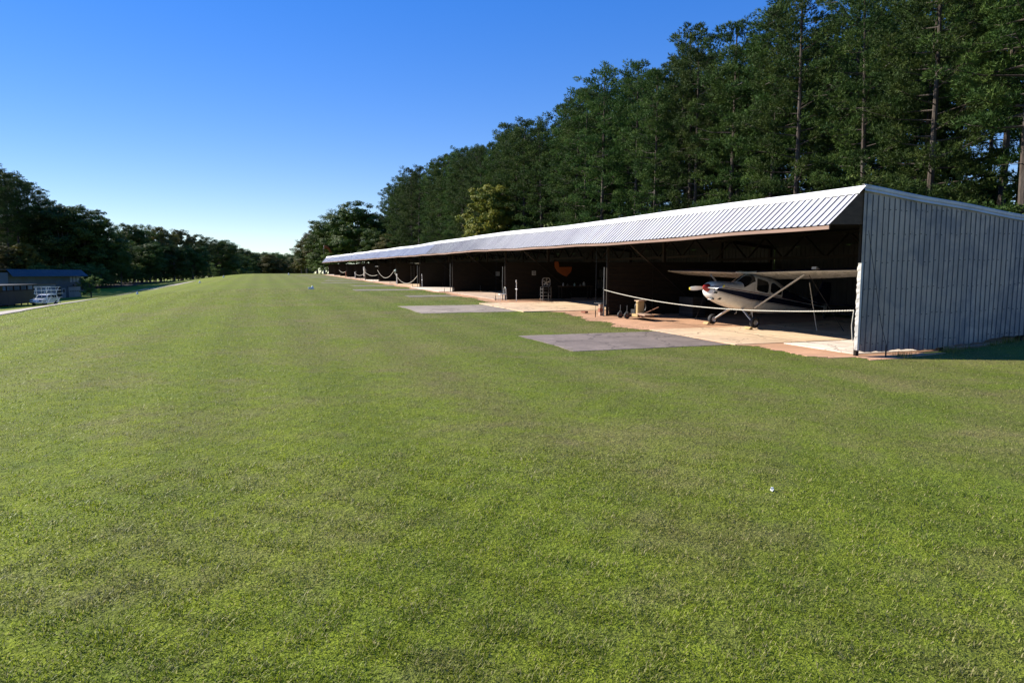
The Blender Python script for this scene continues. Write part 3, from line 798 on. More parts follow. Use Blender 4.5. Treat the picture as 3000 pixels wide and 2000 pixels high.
# plywood gable under the awning end
e0 = PY[0]-.34
gp = [(XF+.02, RZ(e0)-.03), (XA+.03, AZf(e0)+.0), (XF+.02, AZf(e0)+.03)]
m = MB(); n = 3
m.add([(x, PY[0]-.005, z) for x, z in gp] + [(x, PY[0]+.015, z) for x, z in gp], [(0, 1, 2), (5, 4, 3), (0, 3, 4, 1), (1, 4, 5, 2), (2, 5, 3, 0)])
m.build('gable_panel', M_PLY, hangar)
# crumpled corner flashing that catches the sun
rows = []
for z in np.linspace(-2.12, .28, 40):
    j = R.uniform(-.018, .018)
    rows.append([(XF-.03+R.uniform(-.006, .006), PY[0]+.06+j, z), (XF-.055+R.uniform(-.012, .012), PY[0]+.01+j, z), (XF-.045, PY[0]-.07, z), (XF+.02, PY[0]-.078, z)])
MB().grid(rows).build('corner_flashing', M_TRIM, hangar)

# awning: individual ribbed sheets, rib lines, ridge caps, fascia boards
y = PY[0]-.02; W_ = 1.02; PIT = .255; yend = PY[-1]+2.0; ki = 0
sl_n = Vector((-(RZ(15)-AZf(15)), 0, (XF-XA))).normalized()
sl_n = Vector((-sl_n.x*-1, 0, sl_n.z)) if sl_n.x > 0 else sl_n
while y < yend:
    y1 = min(y+W_, yend); prof = rib_profile(y, y1+.02, PIT, .07, .03, PY[0]+.10)
    dz = R.uniform(-.006, .006)
    P = []
    for t in (0, .35, .7, 1):
        row = []
        for yy, h in prof:
            x = XF*(1-t)+XA*t; z = RZ(yy)*(1-t)+AZf(yy)*t + dz - .015*math.sin(math.pi*t)
            row.append((x + sl_n.x*(h+.003*(ki % 2)), yy, z + sl_n.z*(h+.003*(ki % 2))))
        P.append(row)
    s = MB().grid(P).build('awning_sheet', M_ROOF, hangar)
    # dark line down one side of every rib, as far as it can be told apart
    if y < 62:
        lm = MB()
        for c in np.arange(PY[0]+.10, yend, PIT):
            if y+.03 < c < y1-.03:
                rr = []
                for t in (.02, .5, 1.0):
                    x = XF*(1-t)+XA*t; z = RZ(c)*(1-t)+AZf(c)*t + dz - .015*math.sin(math.pi*t)
                    rr.append([(x+sl_n.x*.004, c-.048, z+sl_n.z*.004+.003), (x+sl_n.x*.02, c-.030, z+sl_n.z*.02+.006)])
                lm.grid(rr)
        if lm.v: lm.build('rib_line', M_RIBLINE, s)
    y = y1; ki += 1
y = PY[0]-.10; ki = 0
while y < yend:
    y1 = min(y+3.05, yend); o_ = .004*(ki % 2)
    P = []
    for t, up in ((-.12, .01), (0, .045), (.20, .042), (.205, .02)):
        P.append([(XF*(1-t)+XA*t + sl_n.x*(up+o_), yy, RZ(yy)*(1-t)+AZf(yy)*t + sl_n.z*(up+o_) - (.11 if t < 0 else 0)) for yy in np.linspace(y, y1+.03, 5)])
    MB().grid(P).build('ridge_cap', M_CAP, hangar); y = y1; ki += 1
y = PY[0]-.02; ki = 0
while y < yend:
    y1 = min(y+4.88, yend); m = MB(); yy = np.linspace(y+.004, y1-.004, 6); ox = R.uniform(-.006, .006); oz = R.uniform(-.01, .01)
    loops = [[(XA+.05+ox, v, AZf(v)-.03+oz), (XA+.01+ox, v, AZf(v)-.03+oz), (XA+.01+ox, v, AZf(v)-.125+oz), (XA+.05+ox, v, AZf(v)-.125+oz)] for v in yy]
    m.grid([l + [l[0]] for l in loops]); m.build('fascia_board', M_BROWN, hangar); y = y1; ki += 1
# main roof, one piece per bay
for k in range(12):
    a, b = PY[k]-.02+(.02 if k else 0), PY[k+1] + (1.9 if k == 11 else -.004)
    yy = np.linspace(a, b, 6); m = MB(); top = []; bot = []
    for x in (XF-.0, XF+3.3, XF+6.6, XB+.35):
        top.append([(x, v, RZ(v)-.097*(x-XF)-.02) for v in yy]); bot.append([(x, v, RZ(v)-.097*(x-XF)-.07) for v in yy])
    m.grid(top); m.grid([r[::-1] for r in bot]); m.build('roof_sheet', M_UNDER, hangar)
    # back wall of the bay with daylight slots under the roof
    prof = rib_profile(PY[k]+.01, PY[k+1]-.01, .30, .09, .03, PY[k]+.2)
    xb = XB-.1
    def btop(v): return RZ(v)-.097*(XB-XF)-.10-.05*max(0, math.sin(v*2.1)+math.sin(v*5.7)-.6)
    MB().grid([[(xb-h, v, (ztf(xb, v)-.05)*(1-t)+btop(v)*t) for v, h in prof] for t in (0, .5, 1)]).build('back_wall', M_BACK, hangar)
    # purlin and front header
    MB().grid([[(XF+.12+dx, v, RZ(v)-.13-dz) for v in yy] for dx, dz in ((0, 0), (0, .26), (.1, .26), (.1, 0))]).build('header_beam', M_DARKWOOD, hangar)
    # lengthwise truss seen against the back wall
    if k < 5:
        xt = 21.5; zb = .5*(ztf(xt, PY[k])+ztf(xt, PY[k+1]))+2.75; ztp = .5*(RZ(PY[k])+RZ(PY[k+1]))-.097*(xt-XF)-.22
        tr = MB().box((xt, (PY[k]+PY[k+1])/2, zb), (.05, PY[k+1]-PY[k]-.2, .12)).build('truss_chord', M_DARKWOOD, hangar)
        MB().box((xt, (PY[k]+PY[k+1])/2, ztp), (.05, PY[k+1]-PY[k]-.2, .12)).build('truss_chord', M_DARKWOOD, hangar)
        nw = 12; stp = (PY[k+1]-PY[k]-.6)/nw
        for j in range(nw):
            y0 = PY[k]+.3+j*stp
            MB().beam((xt+.052, y0 if j % 2 == 0 else y0+stp, zb), (xt+.052, y0+stp if j % 2 == 0 else y0, ztp), .04, .10, (1, 0, 0)).build('truss_web', M_DARKWOOD, hangar)

# posts, partitions, braces, cables
for k, py in enumerate(PY):
    zf = ztf(XF, py)
    # front post
    MB().box((XF+.10 if k == 0 else XF+.16, py+.10 if k == 0 else py, (zf-.15+RZ(py)-.12)/2), (.11, .08, RZ(py)-.12-zf+.15)).build('post', M_DARKWOOD, hangar)
    for xx in (18.8, 22.2, 25.3):
        zz = RZ(py)-.097*(xx-XF)-.08
        MB().box((xx, py+.12 if k == 0 else py+.09, (ztf(xx, py)-.1+zz)/2), (.14, .14, zz-ztf(xx, py)+.1)).build('post', M_DARKWOOD, hangar)
    if k == 0: continue
    ph = zf+2.62; x = XF+.22
    pt = None
    for j in range(4):
        x1 = x+2.42; rows = []
        zs = np.arange(ztf((x+x1)/2, py)+.03, ph, .035 if k < 5 else .07)
        for q, z in enumerate(zs):
            amp = .012
            rows.append([(xx, py-.03 + (amp if q % 2 else -amp)*(1+.4*math.sin(xx*3+q)) + .01*math.sin(xx*1.3+q*.7), z) for xx in np.linspace(x+.006, x1-.006, 4)])
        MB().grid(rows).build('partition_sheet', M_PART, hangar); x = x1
    # diagonal brace on the near face and rafter over the partition
    MB().beam((XF+.35, py-.085, RZ(py)-.35), (XF+4.6, py-.085, zf+.9), .05, .12, (0, 1, 0)).build('brace', M_DARKWOOD, hangar)
    MB().beam((XF+.25, py+.02, RZ(py)-.16), (XB-.2, py+.02, RZ(py)-.097*(XB-XF)-.16), .07, .17).build('rafter', M_DARKWOOD, hangar)
    # guy cable in front of the post with its anchor
    if k < 9:
        g = MB(); a = Vector((XF-.55, py-.2, AZf(py)+.2)); b = Vector((XF-.75, py-.55, ztf(XF-.75, py-.55)))
        g.tube([a, a.lerp(b, .7), b+Vector((0, 0, .35))], .009, 5); g.tube([b+Vector((0, 0, .36)), b+Vector((0, 0, .30)), b+Vector((0, 0, .12)), b-Vector((0, 0, .1))], [.012, .022, .022, .012], 6)
        g.build('guy_cable', M_WIRE, hangar, smooth=True)
g = MB(); a = Vector((XF+.10, PY[0]-.12, 1.15)); b = Vector((XF+.62, PY[0]-.42, ztf(XF+.6, PY[0]-.4)))
g.tube([a, a.lerp(b, .72), b+Vector((0, 0, .35))], .008, 5); g.tube([b+Vector((0, 0, .36)), b+Vector((0, 0, .3)), b+Vector((0, 0, .12)), b-Vector((0, 0, .1))], [.012, .022, .022, .012], 6)
g.build('guy_cable', M_WIRE, hangar, smooth=True)


# ------------------------------------------------------------------ the aeroplane
PX, PYY, PRZ, PRY, PS = 17.93, 22.95, .11, .168, .956
AX = (1.92, 0.0, -1.165); WR = .225
PZ = ztf(PX, PYY) + .045
plane = empty('light_aircraft', (PX, PYY, PZ))
tag(plane, 'white high-wing propeller plane with navy stripe and red spinner in the nearest bay', 'aircraft')
_ry = (math.cos(PRY), math.sin(PRY)); _rz = (math.cos(PRZ), math.sin(PRZ))
def TP(p):
    a, b, c = [(q-r)*PS for q, r in zip(p, AX)]
    a, c = a*_ry[0]+c*_ry[1], -a*_ry[1]+c*_ry[0]
    return (PX+a*_rz[0]-b*_rz[1], PYY+a*_rz[1]+b*_rz[0], PZ+WR*PS+c)
def pbuild(m, name, mat, smooth=True, parent=None):
    m.v = [TP(v) for v in m.v]
    o = m.build(name, mat, None, smooth=smooth); par = parent or plane
    o.parent = par; o.matrix_parent_inverse = Matrix.Translation(-Vector(par.location))
    return o
ST = np.array([  # aft station, bottom, top, half width, exponent
    (.27, -.20, .13, .24, 2.2), (.30, -.29, .20, .34, 2.3), (.38, -.37, .255, .41, 2.4), (.52, -.44, .30, .46, 2.5), (.80, -.53, .35, .50, 2.6), (1.15, -.60, .385, .52, 2.7), (1.50, -.64, .42, .54, 2.8),
    (1.72, -.65, .46, .555, 2.9), (1.95, -.655, .63, .56, 3.0), (2.18, -.655, .82, .56, 3.1), (2.36, -.65, .91, .56, 3.2), (2.9, -.64, .935, .56, 3.2), (3.5, -.61, .925, .54, 3.0),
    (3.9, -.56, .87, .50, 2.8), (4.3, -.50, .76, .44, 2.6), (4.9, -.40, .58, .35, 2.4), (5.6, -.29, .46, .27, 2.3), (6.6, -.12, .37, .16, 2.2), (7.45, .03, .31, .05, 2.1)])
def stn(a): return [float(np.interp(a, ST[:, 0], ST[:, i])) for i in range(1, 5)]
def fus(a, th, off=0.0):
    b, t, w_, n = stn(a); zc, h = (b+t)/2, (t-b)/2
    c, s = math.cos(th), math.sin(th)
    return (a, (w_+off)*math.copysign(abs(c)**(2/n), c), zc+(h+off)*math.copysign(abs(s)**(2/n), s))
def side(a, z, sgn, off=.006):
    b, t, w_, n = stn(a); zc, h = (b+t)/2, (t-b)/2
    q = min(.999, abs(z-zc)/h); return (a, sgn*(w_*(1-q**n)**(1/n)+off), z)
NTH = 40
m = MB(); rows = [[fus(a, 2*math.pi*j/NTH) for j in range(NTH+1)] for a in sorted(set(list(np.linspace(.27, .55, 8)) + list(np.linspace(.6, 7.45, 60))))]
m.grid([r[::-1] for r in rows]); b0 = len(m.v); m.v.append((.262, 0, -.035)); m.f += [(b0, j, j+1) for j in range(NTH)]
body = pbuild(m, 'fuselage', M_WHITE)
def patch(z0, z1, a0, a1, sgn, mat, name, n=24, k=5, off=.006, parent=None):
    rows = []
    for a in np.linspace(a0, a1, n):
        lo, hi = (z0(a) if callable(z0) else z0), (z1(a) if callable(z1) else z1)
        rows.append([side(a, lo+(hi-lo)*j/(k-1), sgn, off) for j in range(k)])
    return pbuild(MB().grid(rows if sgn > 0 else [r[::-1] for r in rows]), name, mat, True, parent or body)
def itp(xs, vs): return lambda a: float(np.interp(a, xs, vs))
for s in (-1, 1):
    patch(itp([.3, .8, 2.2, 7], [-.10, -.13, -.20, .02]), itp([.3, .8, 2.2, 7], [.01, .03, .075, .19]), .30, 7.2, s, M_NAVY, 'navy_stripe', 60)
    patch(itp([.5, 2.2, 7], [.055, .105, .215]), itp([.5, 2.2, 7], [.075, .135, .235]), .50, 7.0, s, M_MAROON, 'red_stripe', 50, 2)
    patch(itp([.5, 2.2, 7], [-.155, -.245, -.02]), itp([.5, 2.2, 7], [-.145, -.228, 0]), .50, 7.0, s, M_MAROON, 'red_stripe', 50, 2)
    patch(itp([4.1, 7], [.17, .24]), lambda a: stn(a)[1]-.06, 4.05, 7.2, s, M_NAVY, 'navy_panel', 24)
    # side windows with rounded ends
    def rnd(a0, a1, zl, zh, r):
        def lo(a):
            d = min(a-a0, a1-a); k = 1 if d > r else math.sqrt(max(0, 1-(1-d/r)**2)); return zl+(zh(a)-zl)*.18*(1-k)
        def hi(a):
            d = min(a-a0, a1-a); k = 1 if d > r else math.sqrt(max(0, 1-(1-d/r)**2)); return zh(a)-(zh(a)-zl)*.25*(1-k)
        return lo, hi
    lo, hi = rnd(2.42, 3.12, .22, lambda a: .70+.08*(3.12-a), .10); patch(lo, hi, 2.42, 3.12, s, M_GLASS, 'side_window', 24)
    lo, hi = rnd(3.24, 3.98, .25, lambda a: .70-.30*max(0, a-3.45), .22); patch(lo, hi, 3.24, 3.98, s, M_GLASS, 'rear_window', 24)
    # door seams
    patch(-.5, itp([2.30, 2.312], [.82, .82]), 2.30, 2.306, s, M_BLACK, 'door_seam', 2, 8, .003)
    patch(-.5, .82, 3.17, 3.176, s, M_BLACK, 'door_seam', 2, 8, .003)
    # intake and cowl openings
    patch(-.14-.08, -.14, .33, .44, s, M_BLACK, 'cowl_intake', 4, 3, .008)
    patch(-.44, -.36, .62, .72, s, M_BLACK, 'exhaust_opening', 4, 3, .008)
m = MB(); m.box((.47, -.12, -.42), (.10, .16, .09)); pbuild(m, 'air_filter', M_BLACK, False)
m = MB(); m.box((.42, -.12, -.475), (.16, .20, .02)); pbuild(m, 'chin_lip', M_WHITE, False)
# windscreen
m = MB(); rows = []
for a in np.linspace(1.76, 2.33, 10):
    f = (a-1.76)/.57; lim = math.radians(20+22*f) if f < 1 else math.radians(40)
    lo = math.radians(26)
    rows.append([fus(a, math.pi - lo - (math.pi-2*lo)*j/20, .007) for j in range(21)])
m.grid(rows); wind = pbuild(m, 'windscreen', M_GLASS)
m = MB(); m.tube([fus(a, math.pi/2, .012) for a in np.linspace(1.76, 2.33, 6)], .012, 6); pbuild(m, 'centre_post', M_WHITE, True, wind)
# wings
def airfoil(c, th=.10):
    up = []; dn = []
    for x in (0, .012, .04, .09, .18, .3, .45, .6, .75, .88, 1):
        t = 5*th*(.2969*math.sqrt(x)-.126*x-.3516*x*x+.2843*x**3-.1036*x**4); cm = .02*(1-(2*x-.8)**2)
        up.append((x*c, (cm+t)*c)); dn.append((x*c, (cm-t*.85)*c))
    return up + dn[-2:0:-1]
WZ = .87
for s in (-1, 1):
    m = MB(); secs = []
    for yy in (.0, .55, 1.6, 2.65, 3.6, 4.6, 5.2, 5.40, 5.46):
        c = 1.63 if yy < 2.65 else 1.63-(yy-2.65)/2.81*.51
        tip = 1.0 if yy <= 5.2 else (.7 if yy < 5.45 else .22)
        a0 = 2.22 + (1.63-c)*.35; z = WZ+.075+yy*.024
        secs.append([(a0 + x*(1 if tip == 1 else .9+.1*tip) + (0 if tip == 1 else .06*c*(1-tip)), s*yy, z + h*tip) for x, h in airfoil(c)])
    n = len(secs[0]); vs = [p for q in secs for p in q]
    fs = [(i*n+j, i*n+(j+1) % n, (i+1)*n+(j+1) % n, (i+1)*n+j) for i in range(len(secs)-1) for j in range(n)]
    if s > 0: fs = [f[::-1] for f in fs]
    fs.append(tuple(range((len(secs)-1)*n, len(secs)*n)))
    m.add(vs, fs); wg = pbuild(m, 'wing', M_WHITE)
    mm = MB(); mm.grid([[(2.20+(1.63-(1.63 if yy < 2.65 else 1.63-(yy-2.65)/2.81*.51))*.35+dx, s*yy, WZ+.070+yy*.024+dz*.9) for yy in (.6, 1.6, 2.65, 3.6, 4.6, 5.2)] for dx, dz in ((.012, .0), (.02, .035), (.05, .075), (.11, .115), (.22, .15), (.45, .182), (.8, .186))])
    pbuild(mm, 'wing_top_panel', M_NAVY, True, wg)
    st = MB(); a = Vector((2.50, s*.55, -.50)); b = Vector((2.70, s*2.65, WZ+.09)); d = (b-a).normalized(); u_ = Vector((1, 0, 0)); v_ = d.cross(u_).normalized()
    sec = [(math.cos(t)*.062, math.sin(t)*.026) for t in np.linspace(0, 2*math.pi, 10, endpoint=False)]
    vs = [p+u_*x+v_*y for p in (a, b) for x, y in sec]
    st.add(vs, [(j, (j+1) % 10, 10+(j+1) % 10, 10+j) for j in range(10)]); pbuild(st, 'wing_strut', M_WHITE)
    # spring gear leg, wheel, brake
    lg = MB(); p0 = Vector((2.02, s*.34, -.63)); p1 = Vector((1.96, s*.75, -.90)); p2 = Vector((AX[0], s*1.10, AX[2]+.03))
    rows = []
    for p, wdt in ((p0, .085), (p0.lerp(p1, .5)+Vector((0, 0, .01)), .075), (p1, .062), (p1.lerp(p2, .6), .05), (p2, .045)):
        rows.append([p+Vector((wdt, 0, .014)), p+Vector((-wdt, 0, .014)), p+Vector((-wdt, 0, -.018)), p+Vector((wdt, 0, -.018)), p+Vector((wdt, 0, .014))])
    lg.grid(rows); pbuild(lg, 'gear_leg', M_WHITE, False)
    y0 = s*1.22
    wm = MB(); wm.lathe([(.11, -.065), (.165, -.085), (.205, -.072), (WR, -.03), (WR, .03), (.205, .072), (.165, .085), (.11, .065)], (AX[0], y0, AX[2]), 'Y', 24)
    wh = pbuild(wm, 'tyre', M_RUBBER)
    hm = MB(); hm.lathe([(.0, -.05), (.05, -.055), (.10, -.03), (.118, -.06), (.118, .06), (.10, .03), (.05, .055), (0, .05)], (AX[0], y0, AX[2]), 'Y', 18); pbuild(hm, 'wheel_hub', M_ALU, True)
    br = MB(); br.lathe([(0, -.012), (.10, -.012), (.10, .012), (0, .012)], (AX[0]+.01, y0-s*.085, AX[2]+.01), 'Y', 14); br.box((AX[0]+.05, y0-s*.09, AX[2]-.07), (.07, .05, .07)); pbuild(br, 'brake_disc', M_OFFWHITE)
    # tailplane
    t_ = MB(); P_ = [(6.55, .0), (6.75, 1.5), (6.95, 1.62), (7.35, 1.62), (7.45, 1.3), (7.50, 0)]
    t_.prism([(a_, s*q_) for a_, q_ in P_][::s], .27, .31); pbuild(t_, 'tailplane', M_NAVY, False)
# spinner and propeller
m = MB(); m.lathe([(0, 0), (.03, .012), (.085, .06), (.135, .13), (.165, .20), (.17, .255), (.0, .256)], (0, 0, -.01), 'X', 24); spn = pbuild(m, 'spinner', M_REDP)
PR = math.radians(4)
for s in (-1, 1):
    rows = []; tips = []
    for r_ in np.linspace(.10, 1.03, 14):
        wd = float(np.interp(r_, [.1, .3, .6, .9, 1.03], [.05, .09, .10, .082, .045])); tw = math.radians(float(np.interp(r_, [.1, 1.03], [58, 20])))
        row = []
        for j in range(9):
            t = 2*math.pi*j/8; cx = math.cos(t)*wd; cz = math.sin(t)*.016
            da = cx*math.sin(tw)+cz*math.cos(tw); dz = cx*math.cos(tw)*-s-cz*math.sin(tw)
            yy, zz = s*r_, dz
            row.append((.19+da, yy*math.cos(PR)-zz*math.sin(PR), -.01+yy*math.sin(PR)*-1+zz*math.cos(PR)))
        rows.append(row)
    bl = pbuild(MB().grid(rows[:13]), 'propeller_blade', M_ALU); pbuild(MB().grid(rows[12:]).add(rows[-1][:8], [tuple(range(8))]), 'blade_tip', M_YELLOW, True, bl)
# fin, tail wheel, steps, antennas
m = MB(); fp = [(5.9, .38), (6.7, .62), (7.0, 1.35), (7.5, 1.38), (7.62, .9), (7.58, .15), (7.3, .1)]
m.add([(a_, -.03, z_) for a_, z_ in fp] + [(a_, .03, z_) for a_, z_ in fp], [tuple(range(7)), tuple(range(13, 6, -1))] + [(i, (i+1) % 7, 7+(i+1) % 7, 7+i) for i in range(7)]); pbuild(m, 'tail_fin', M_NAVY, False)
m = MB(); m.tube([(7.15, 0, .0), (7.45, 0, -.15)], .02, 6); pbuild(m, 'tail_spring', M_STEEL)
TWZ = -.19
m = MB(); m.lathe([(.05, -.03), (.10, -.03), (.11, 0), (.10, .03), (.05, .03)], (7.47, 0, TWZ), 'Y', 14); pbuild(m, 'tail_wheel', M_RUBBER)
for s in (-1, 1):
    m = MB(); m.tube([(2.45, s*.42, -.62), (2.47, s*.44, -.80), (2.38, s*.44, -.81)], .012, 6); pbuild(m, 'step', M_OFFWHITE)
m = MB(); m.tube([(2.9, -.05, -.63), (2.96, -.05, -.86)], [.02, .012], 6); pbuild(m, 'belly_antenna', M_OFFWHITE)
m = MB(); m.tube([(2.5, -3.6, 1.12), (2.12, -3.6, 1.10)], .015, 6); m.box((2.26, -3.45, 1.13), (.10, .22, .09)); pbuild(m, 'landing_light', M_ALU, False)
# chocks
for n_, (da, dy) in enumerate([(-.30, -1.22), (-.30, 1.22)]):
    wx = PX + da*_rz[0]-dy*PS*_rz[1]; wy = PYY + da*_rz[1]+dy*PS*_rz[0]; wz = ztf(wx, wy)+.046
    m = MB(); m.prism([(-.11, 0), (.07, 0), (.04, .09), (-.03, .09)], -.16, .16, lambda a_, z_, q_: (wx+a_, wy+q_, wz+z_))
    tag(m.build('wheel_chock', M_YWOOD), 'wooden chock in front of the %s main wheel of the plane' % ('shaded' if n_ == 0 else 'sunlit'), 'chock')
# tie-down straps from the wing
def strap(p, q, name, lab, mat, r_=.012, sag=.0):
    p, q = Vector(p), Vector(q); pts = [p.lerp(q, t)-Vector((0, 0, sag*4*t*(1-t))) for t in np.linspace(0, 1, 9)]
    return tag(MB().tube(pts, r_, 5).build(name, mat, smooth=True), lab, 'strap')
wt = Vector(TP((2.85, -2.72, WZ+.10)))
strap(wt, (wt.x+.9, wt.y-.9, ztf(wt.x+.9, wt.y-.9)+.04), 'tie_down_rope', 'thin dark tie-down rope from the wing strut slanting to the floor', M_WIRE)
strap(wt+Vector((.02, -.02, -.3)), (wt.x+.25, wt.y-.25, ztf(wt.x, wt.y)+.04), 'tie_down_strap', 'pale strap hanging from the wing strut to the floor', M_ROPE, .014)
wt = Vector(TP((2.85, 2.72, WZ+.10)))
strap(wt, (wt.x-.6, wt.y+.3, ztf(wt.x, wt.y)+.04), 'tie_down_rope', 'thin tie-down rope under the wing on the propeller side away from the end wall', M_WIRE)

# ------------------------------------------------------------------ ropes across the bays
def rope(p, q, sag, lab, r_=.017, tail=None, n=60):
    p, q = Vector(p), Vector(q)
    pts = [p.lerp(q, t)-Vector((0, 0, sag*4*t*(1-t))) for t in np.linspace(0, 1, n)]
    m = MB()
    L = (q-p).length
    if r_ > .016:
        for ph in (0, math.pi):
            sub = []
            for i in range(n*6):
                t = i/(n*6-1); c = p.lerp(q, t)-Vector((0, 0, sag*4*t*(1-t))); a = t*L*32+ph
                sub.append(c+Vector((math.cos(a), 0, math.sin(a)))*r_*.5)
            m.tube(sub, r_*.62, 5)
    else: m.tube(pts, r_, 5)
    if tail: m.tube([q, q-Vector((0, 0, tail*.5))+Vector((-.02, .03, 0)), q-Vector((0, 0, tail))], r_*.8, 5)
    return tag(m.build('barrier_rope', M_ROPE, smooth=True), lab, 'rope')
def fz(y, h, x=XF): return ztf(x, y)+h
rope((XF-.12, PY[1]-.15, fz(PY[1], 1.28)), (XF-.03, PY[0]+.12, fz(PY[0], 1.28)), .34, 'pale twisted rope strung across the bay before the parked plane', .0165, .85)
rope((XF-.05, PY[5]-.1, fz(PY[5], 1.35)), (XF-.05, PY[4]+.1, fz(PY[4], 1.25)), 1.05, 'white rope sagging deeply almost to the floor between two bay posts', .022)
rope((XF-.05, PY[6]-.1, fz(PY[6], 1.65)), (XF-.05, PY[5]+.1, fz(PY[5], 1.75)), 1.05, 'white rope sagging before the pale covered nose in its bay', .022)
rope((XF-.05, PY[7]-.1, fz(PY[7], 1.3)), (XF-.05, PY[6]+.1, fz(PY[6], .95)), .35, 'dim rope across the bay of the looped white wing tip', .022)
rope((XF-.05, PY[8]-.1, fz(PY[8], 1.0)), (XF-.05, PY[7]+.1, fz(PY[7], 1.0)), .4, 'dim rope beside the white stub post with a round head', .022)
rope((XF-.05, PY[10]-.1, fz(PY[10], 1.25)), (XF-.05, PY[9]+.1, fz(PY[9], 1.15)), .35, 'short pale rope in a distant bay near the far end', .03)

# pipe posts standing before the partitions
def pipe_post(k, h, lab, cap=True):
    x, y = XF-.12, PY[k]-.18; z = ztf(x, y)
    t = empty('pipe_post', (x, y, z)); tag(t, lab, 'post', 'grey pipe posts at the bay partitions')
    MB().tube([(x, y, z-.1), (x, y, z+h*.5), (x+.015, y, z+h)], .03, 10).build('pipe', M_STEEL, t, smooth=True)
    MB().tube([(x, y, z+h*.55), (x, y, z+h*.55+.09)], .042, 10).build('collar', M_STEEL, t, smooth=True)
    return t
pipe_post(1, 2.35, 'grey pipe post holding the end of the long rope beside the cart')
pipe_post(2, 2.3, 'grey pipe post standing beside the tube-frame chair')
pipe_post(3, 2.5, 'thin grey pipe post at the corner of the partition with the white notice')
pipe_post(4, 2.3, 'thin grey pipe post where the deeply sagging rope ends')
def stub_post(px, d, h, lab, mat, r_=.06, ball=True):
    x, y = at(px, d); x = XF-.45; y = x/at(px, d)[0]*at(px, d)[1]; z = ztf(x, y)
    t = empty('stub_post', (x, y, z)); tag(t, lab, 'post')
    MB().tube([(x, y, z-.05), (x, y, z+h)], r_, 10).build('shaft', mat, t, smooth=True)
    if ball: MB().lathe([(0, -.1), (.07, -.07), (.1, 0), (.07, .07), (0, .1)], (x, y, z+h+.06), 'Z', 10).build('head', mat, t, smooth=True)
stub_post(1166, 80, 1.15, 'white stub post at the start of the deeply sagging rope', M_OFFWHITE)
stub_post(1074, 105, .95, 'grey stub post in the bay of the looped white wing tip', M_STEEL)
stub_post(1045, 118, 1.0, 'white stub post with a round head in a far bay', M_OFFWHITE)
stub_post(1018, 130, 1.15, 'reddish stub post in a distant bay by the partition', M_BRICK, .09, False)
def stake(x, y, lab):
    z = ztf(x, y); t = empty('hydrant_stake', (x, y, z)); tag(t, lab, 'stake')
    MB().tube([(x, y, z-.1), (x, y, z+1.25)], .022, 8).build('pipe', M_OFFWHITE, t, smooth=True)
    MB().tube([(x, y-.16, z+.82), (x, y+.16, z+.82)], .028, 8).build('crossbar', M_OFFWHITE, t, smooth=True)
    MB().tube([(x, y-.02, z+1.2), (x-.05, y-.08, z+1.3), (x-.03, y-.06, z+1.42)], .035, 8).build('spout', M_OFFWHITE, t, smooth=True)
stake(15.3, 68.6, 'small pale standpipe beside the sunlit white floor')
stake(15.75, 42.3, 'small pale standpipe between the chair and the shop fan')

# ------------------------------------------------------------------ cart with flywheel by the first partition
cx, cy = 16.1, 27.6; cz = ztf(cx, cy)+.012
cart = empty('flywheel_cart', (cx, cy, cz)); tag(cart, 'small wheeled cart with spoked flywheel and upright yellow plank', 'cart')
def cb(m, n, mat, smooth=False, par=None):
    o = m.build(n, mat, None, smooth=smooth); o.parent = par or cart; o.matrix_parent_inverse = Matrix.Translation(-Vector((par or cart).location)); return o
cb(MB().box((cx+.05, cy-.35, cz+.20), (.62, 1.5, .05)).box((cx-.22, cy-.35, cz+.15), (.05, 1.5, .08)).box((cx+.32, cy-.35, cz+.15), (.05, 1.5, .08)), 'chassis', M_RUST)
for dx, dy in ((-.42, .60), (-.42, -.02)):
    wx, wy = cx+dx, cy+dy
    ty = cb(MB().lathe([(.08, -.045), (.13, -.055), (.155, -.02), (.155, .02), (.13, .055), (.08, .045)], (wx, wy, cz+.155), 'Y', 20), 'wheel', M_RUBBER, True)
    cb(MB().lathe([(0, -.03), (.05, -.035), (.09, -.02), (.09, .02), (.05, .035), (0, .03)], (wx, wy, cz+.155), 'Y', 14), 'hub', M_RUST, True, ty)
    cb(MB().tube([(wx, wy-.08, cz+.155), (wx, wy-.08, cz+.33), (wx, wy+.08, cz+.33), (wx, wy+.08, cz+.155)], .014, 6), 'fork', M_STEEL, True)
    cb(MB().tube([(wx, wy, cz+.33), (wx+.01, wy+.01, cz+.62)], .014, 6), 'handle', M_STEEL, True)
fm = MB(); fc = (cx+.05, cy-.42, cz+.55)
fm.lathe([(.26, -.03), (.30, -.03), (.30, .03), (.26, .03), (.26, -.03)], fc, 'Y', 28); cb(fm, 'flywheel_rim', M_DSTEEL, True)
for i in range(6):
    a = i*math.pi/3+.3; cb(MB().beam(fc, (fc[0]+math.cos(a)*.27, fc[1], fc[2]+math.sin(a)*.27), .03, .03), 'spoke', M_DSTEEL)
cb(MB().box((cx-.12, cy-.72, cz+.53), (.30, .05, .62)).box((cx-.27, cy-.65, cz+.53), (.03, .14, .62)), 'upright_plank', M_YWOOD)
cb(MB().box((cx-.08, cy-.60, cz+.855), (.38, .40, .04)), 'top_board', M_PWOOD)
cb(MB().box((cx-.14, cy-1.12, cz+.26), (.5, .62, .045), (0.08, 0, .1)), 'tray_board', M_PWOOD)
cb(MB().box((cx-.30, cy-.55, cz+.20), (.06, .5, .13)), 'side_plank', M_YWOOD)
cb(MB().box((cx-.10, cy-.25, cz+.34), (.3, .34, .22)), 'engine_block', M_DSTEEL)
cb(MB().beam((cx-.05, cy-.95, cz+.30), (cx+.1, cy-1.85, cz+.62), .03, .03), 'tow_bar', M_RUST)
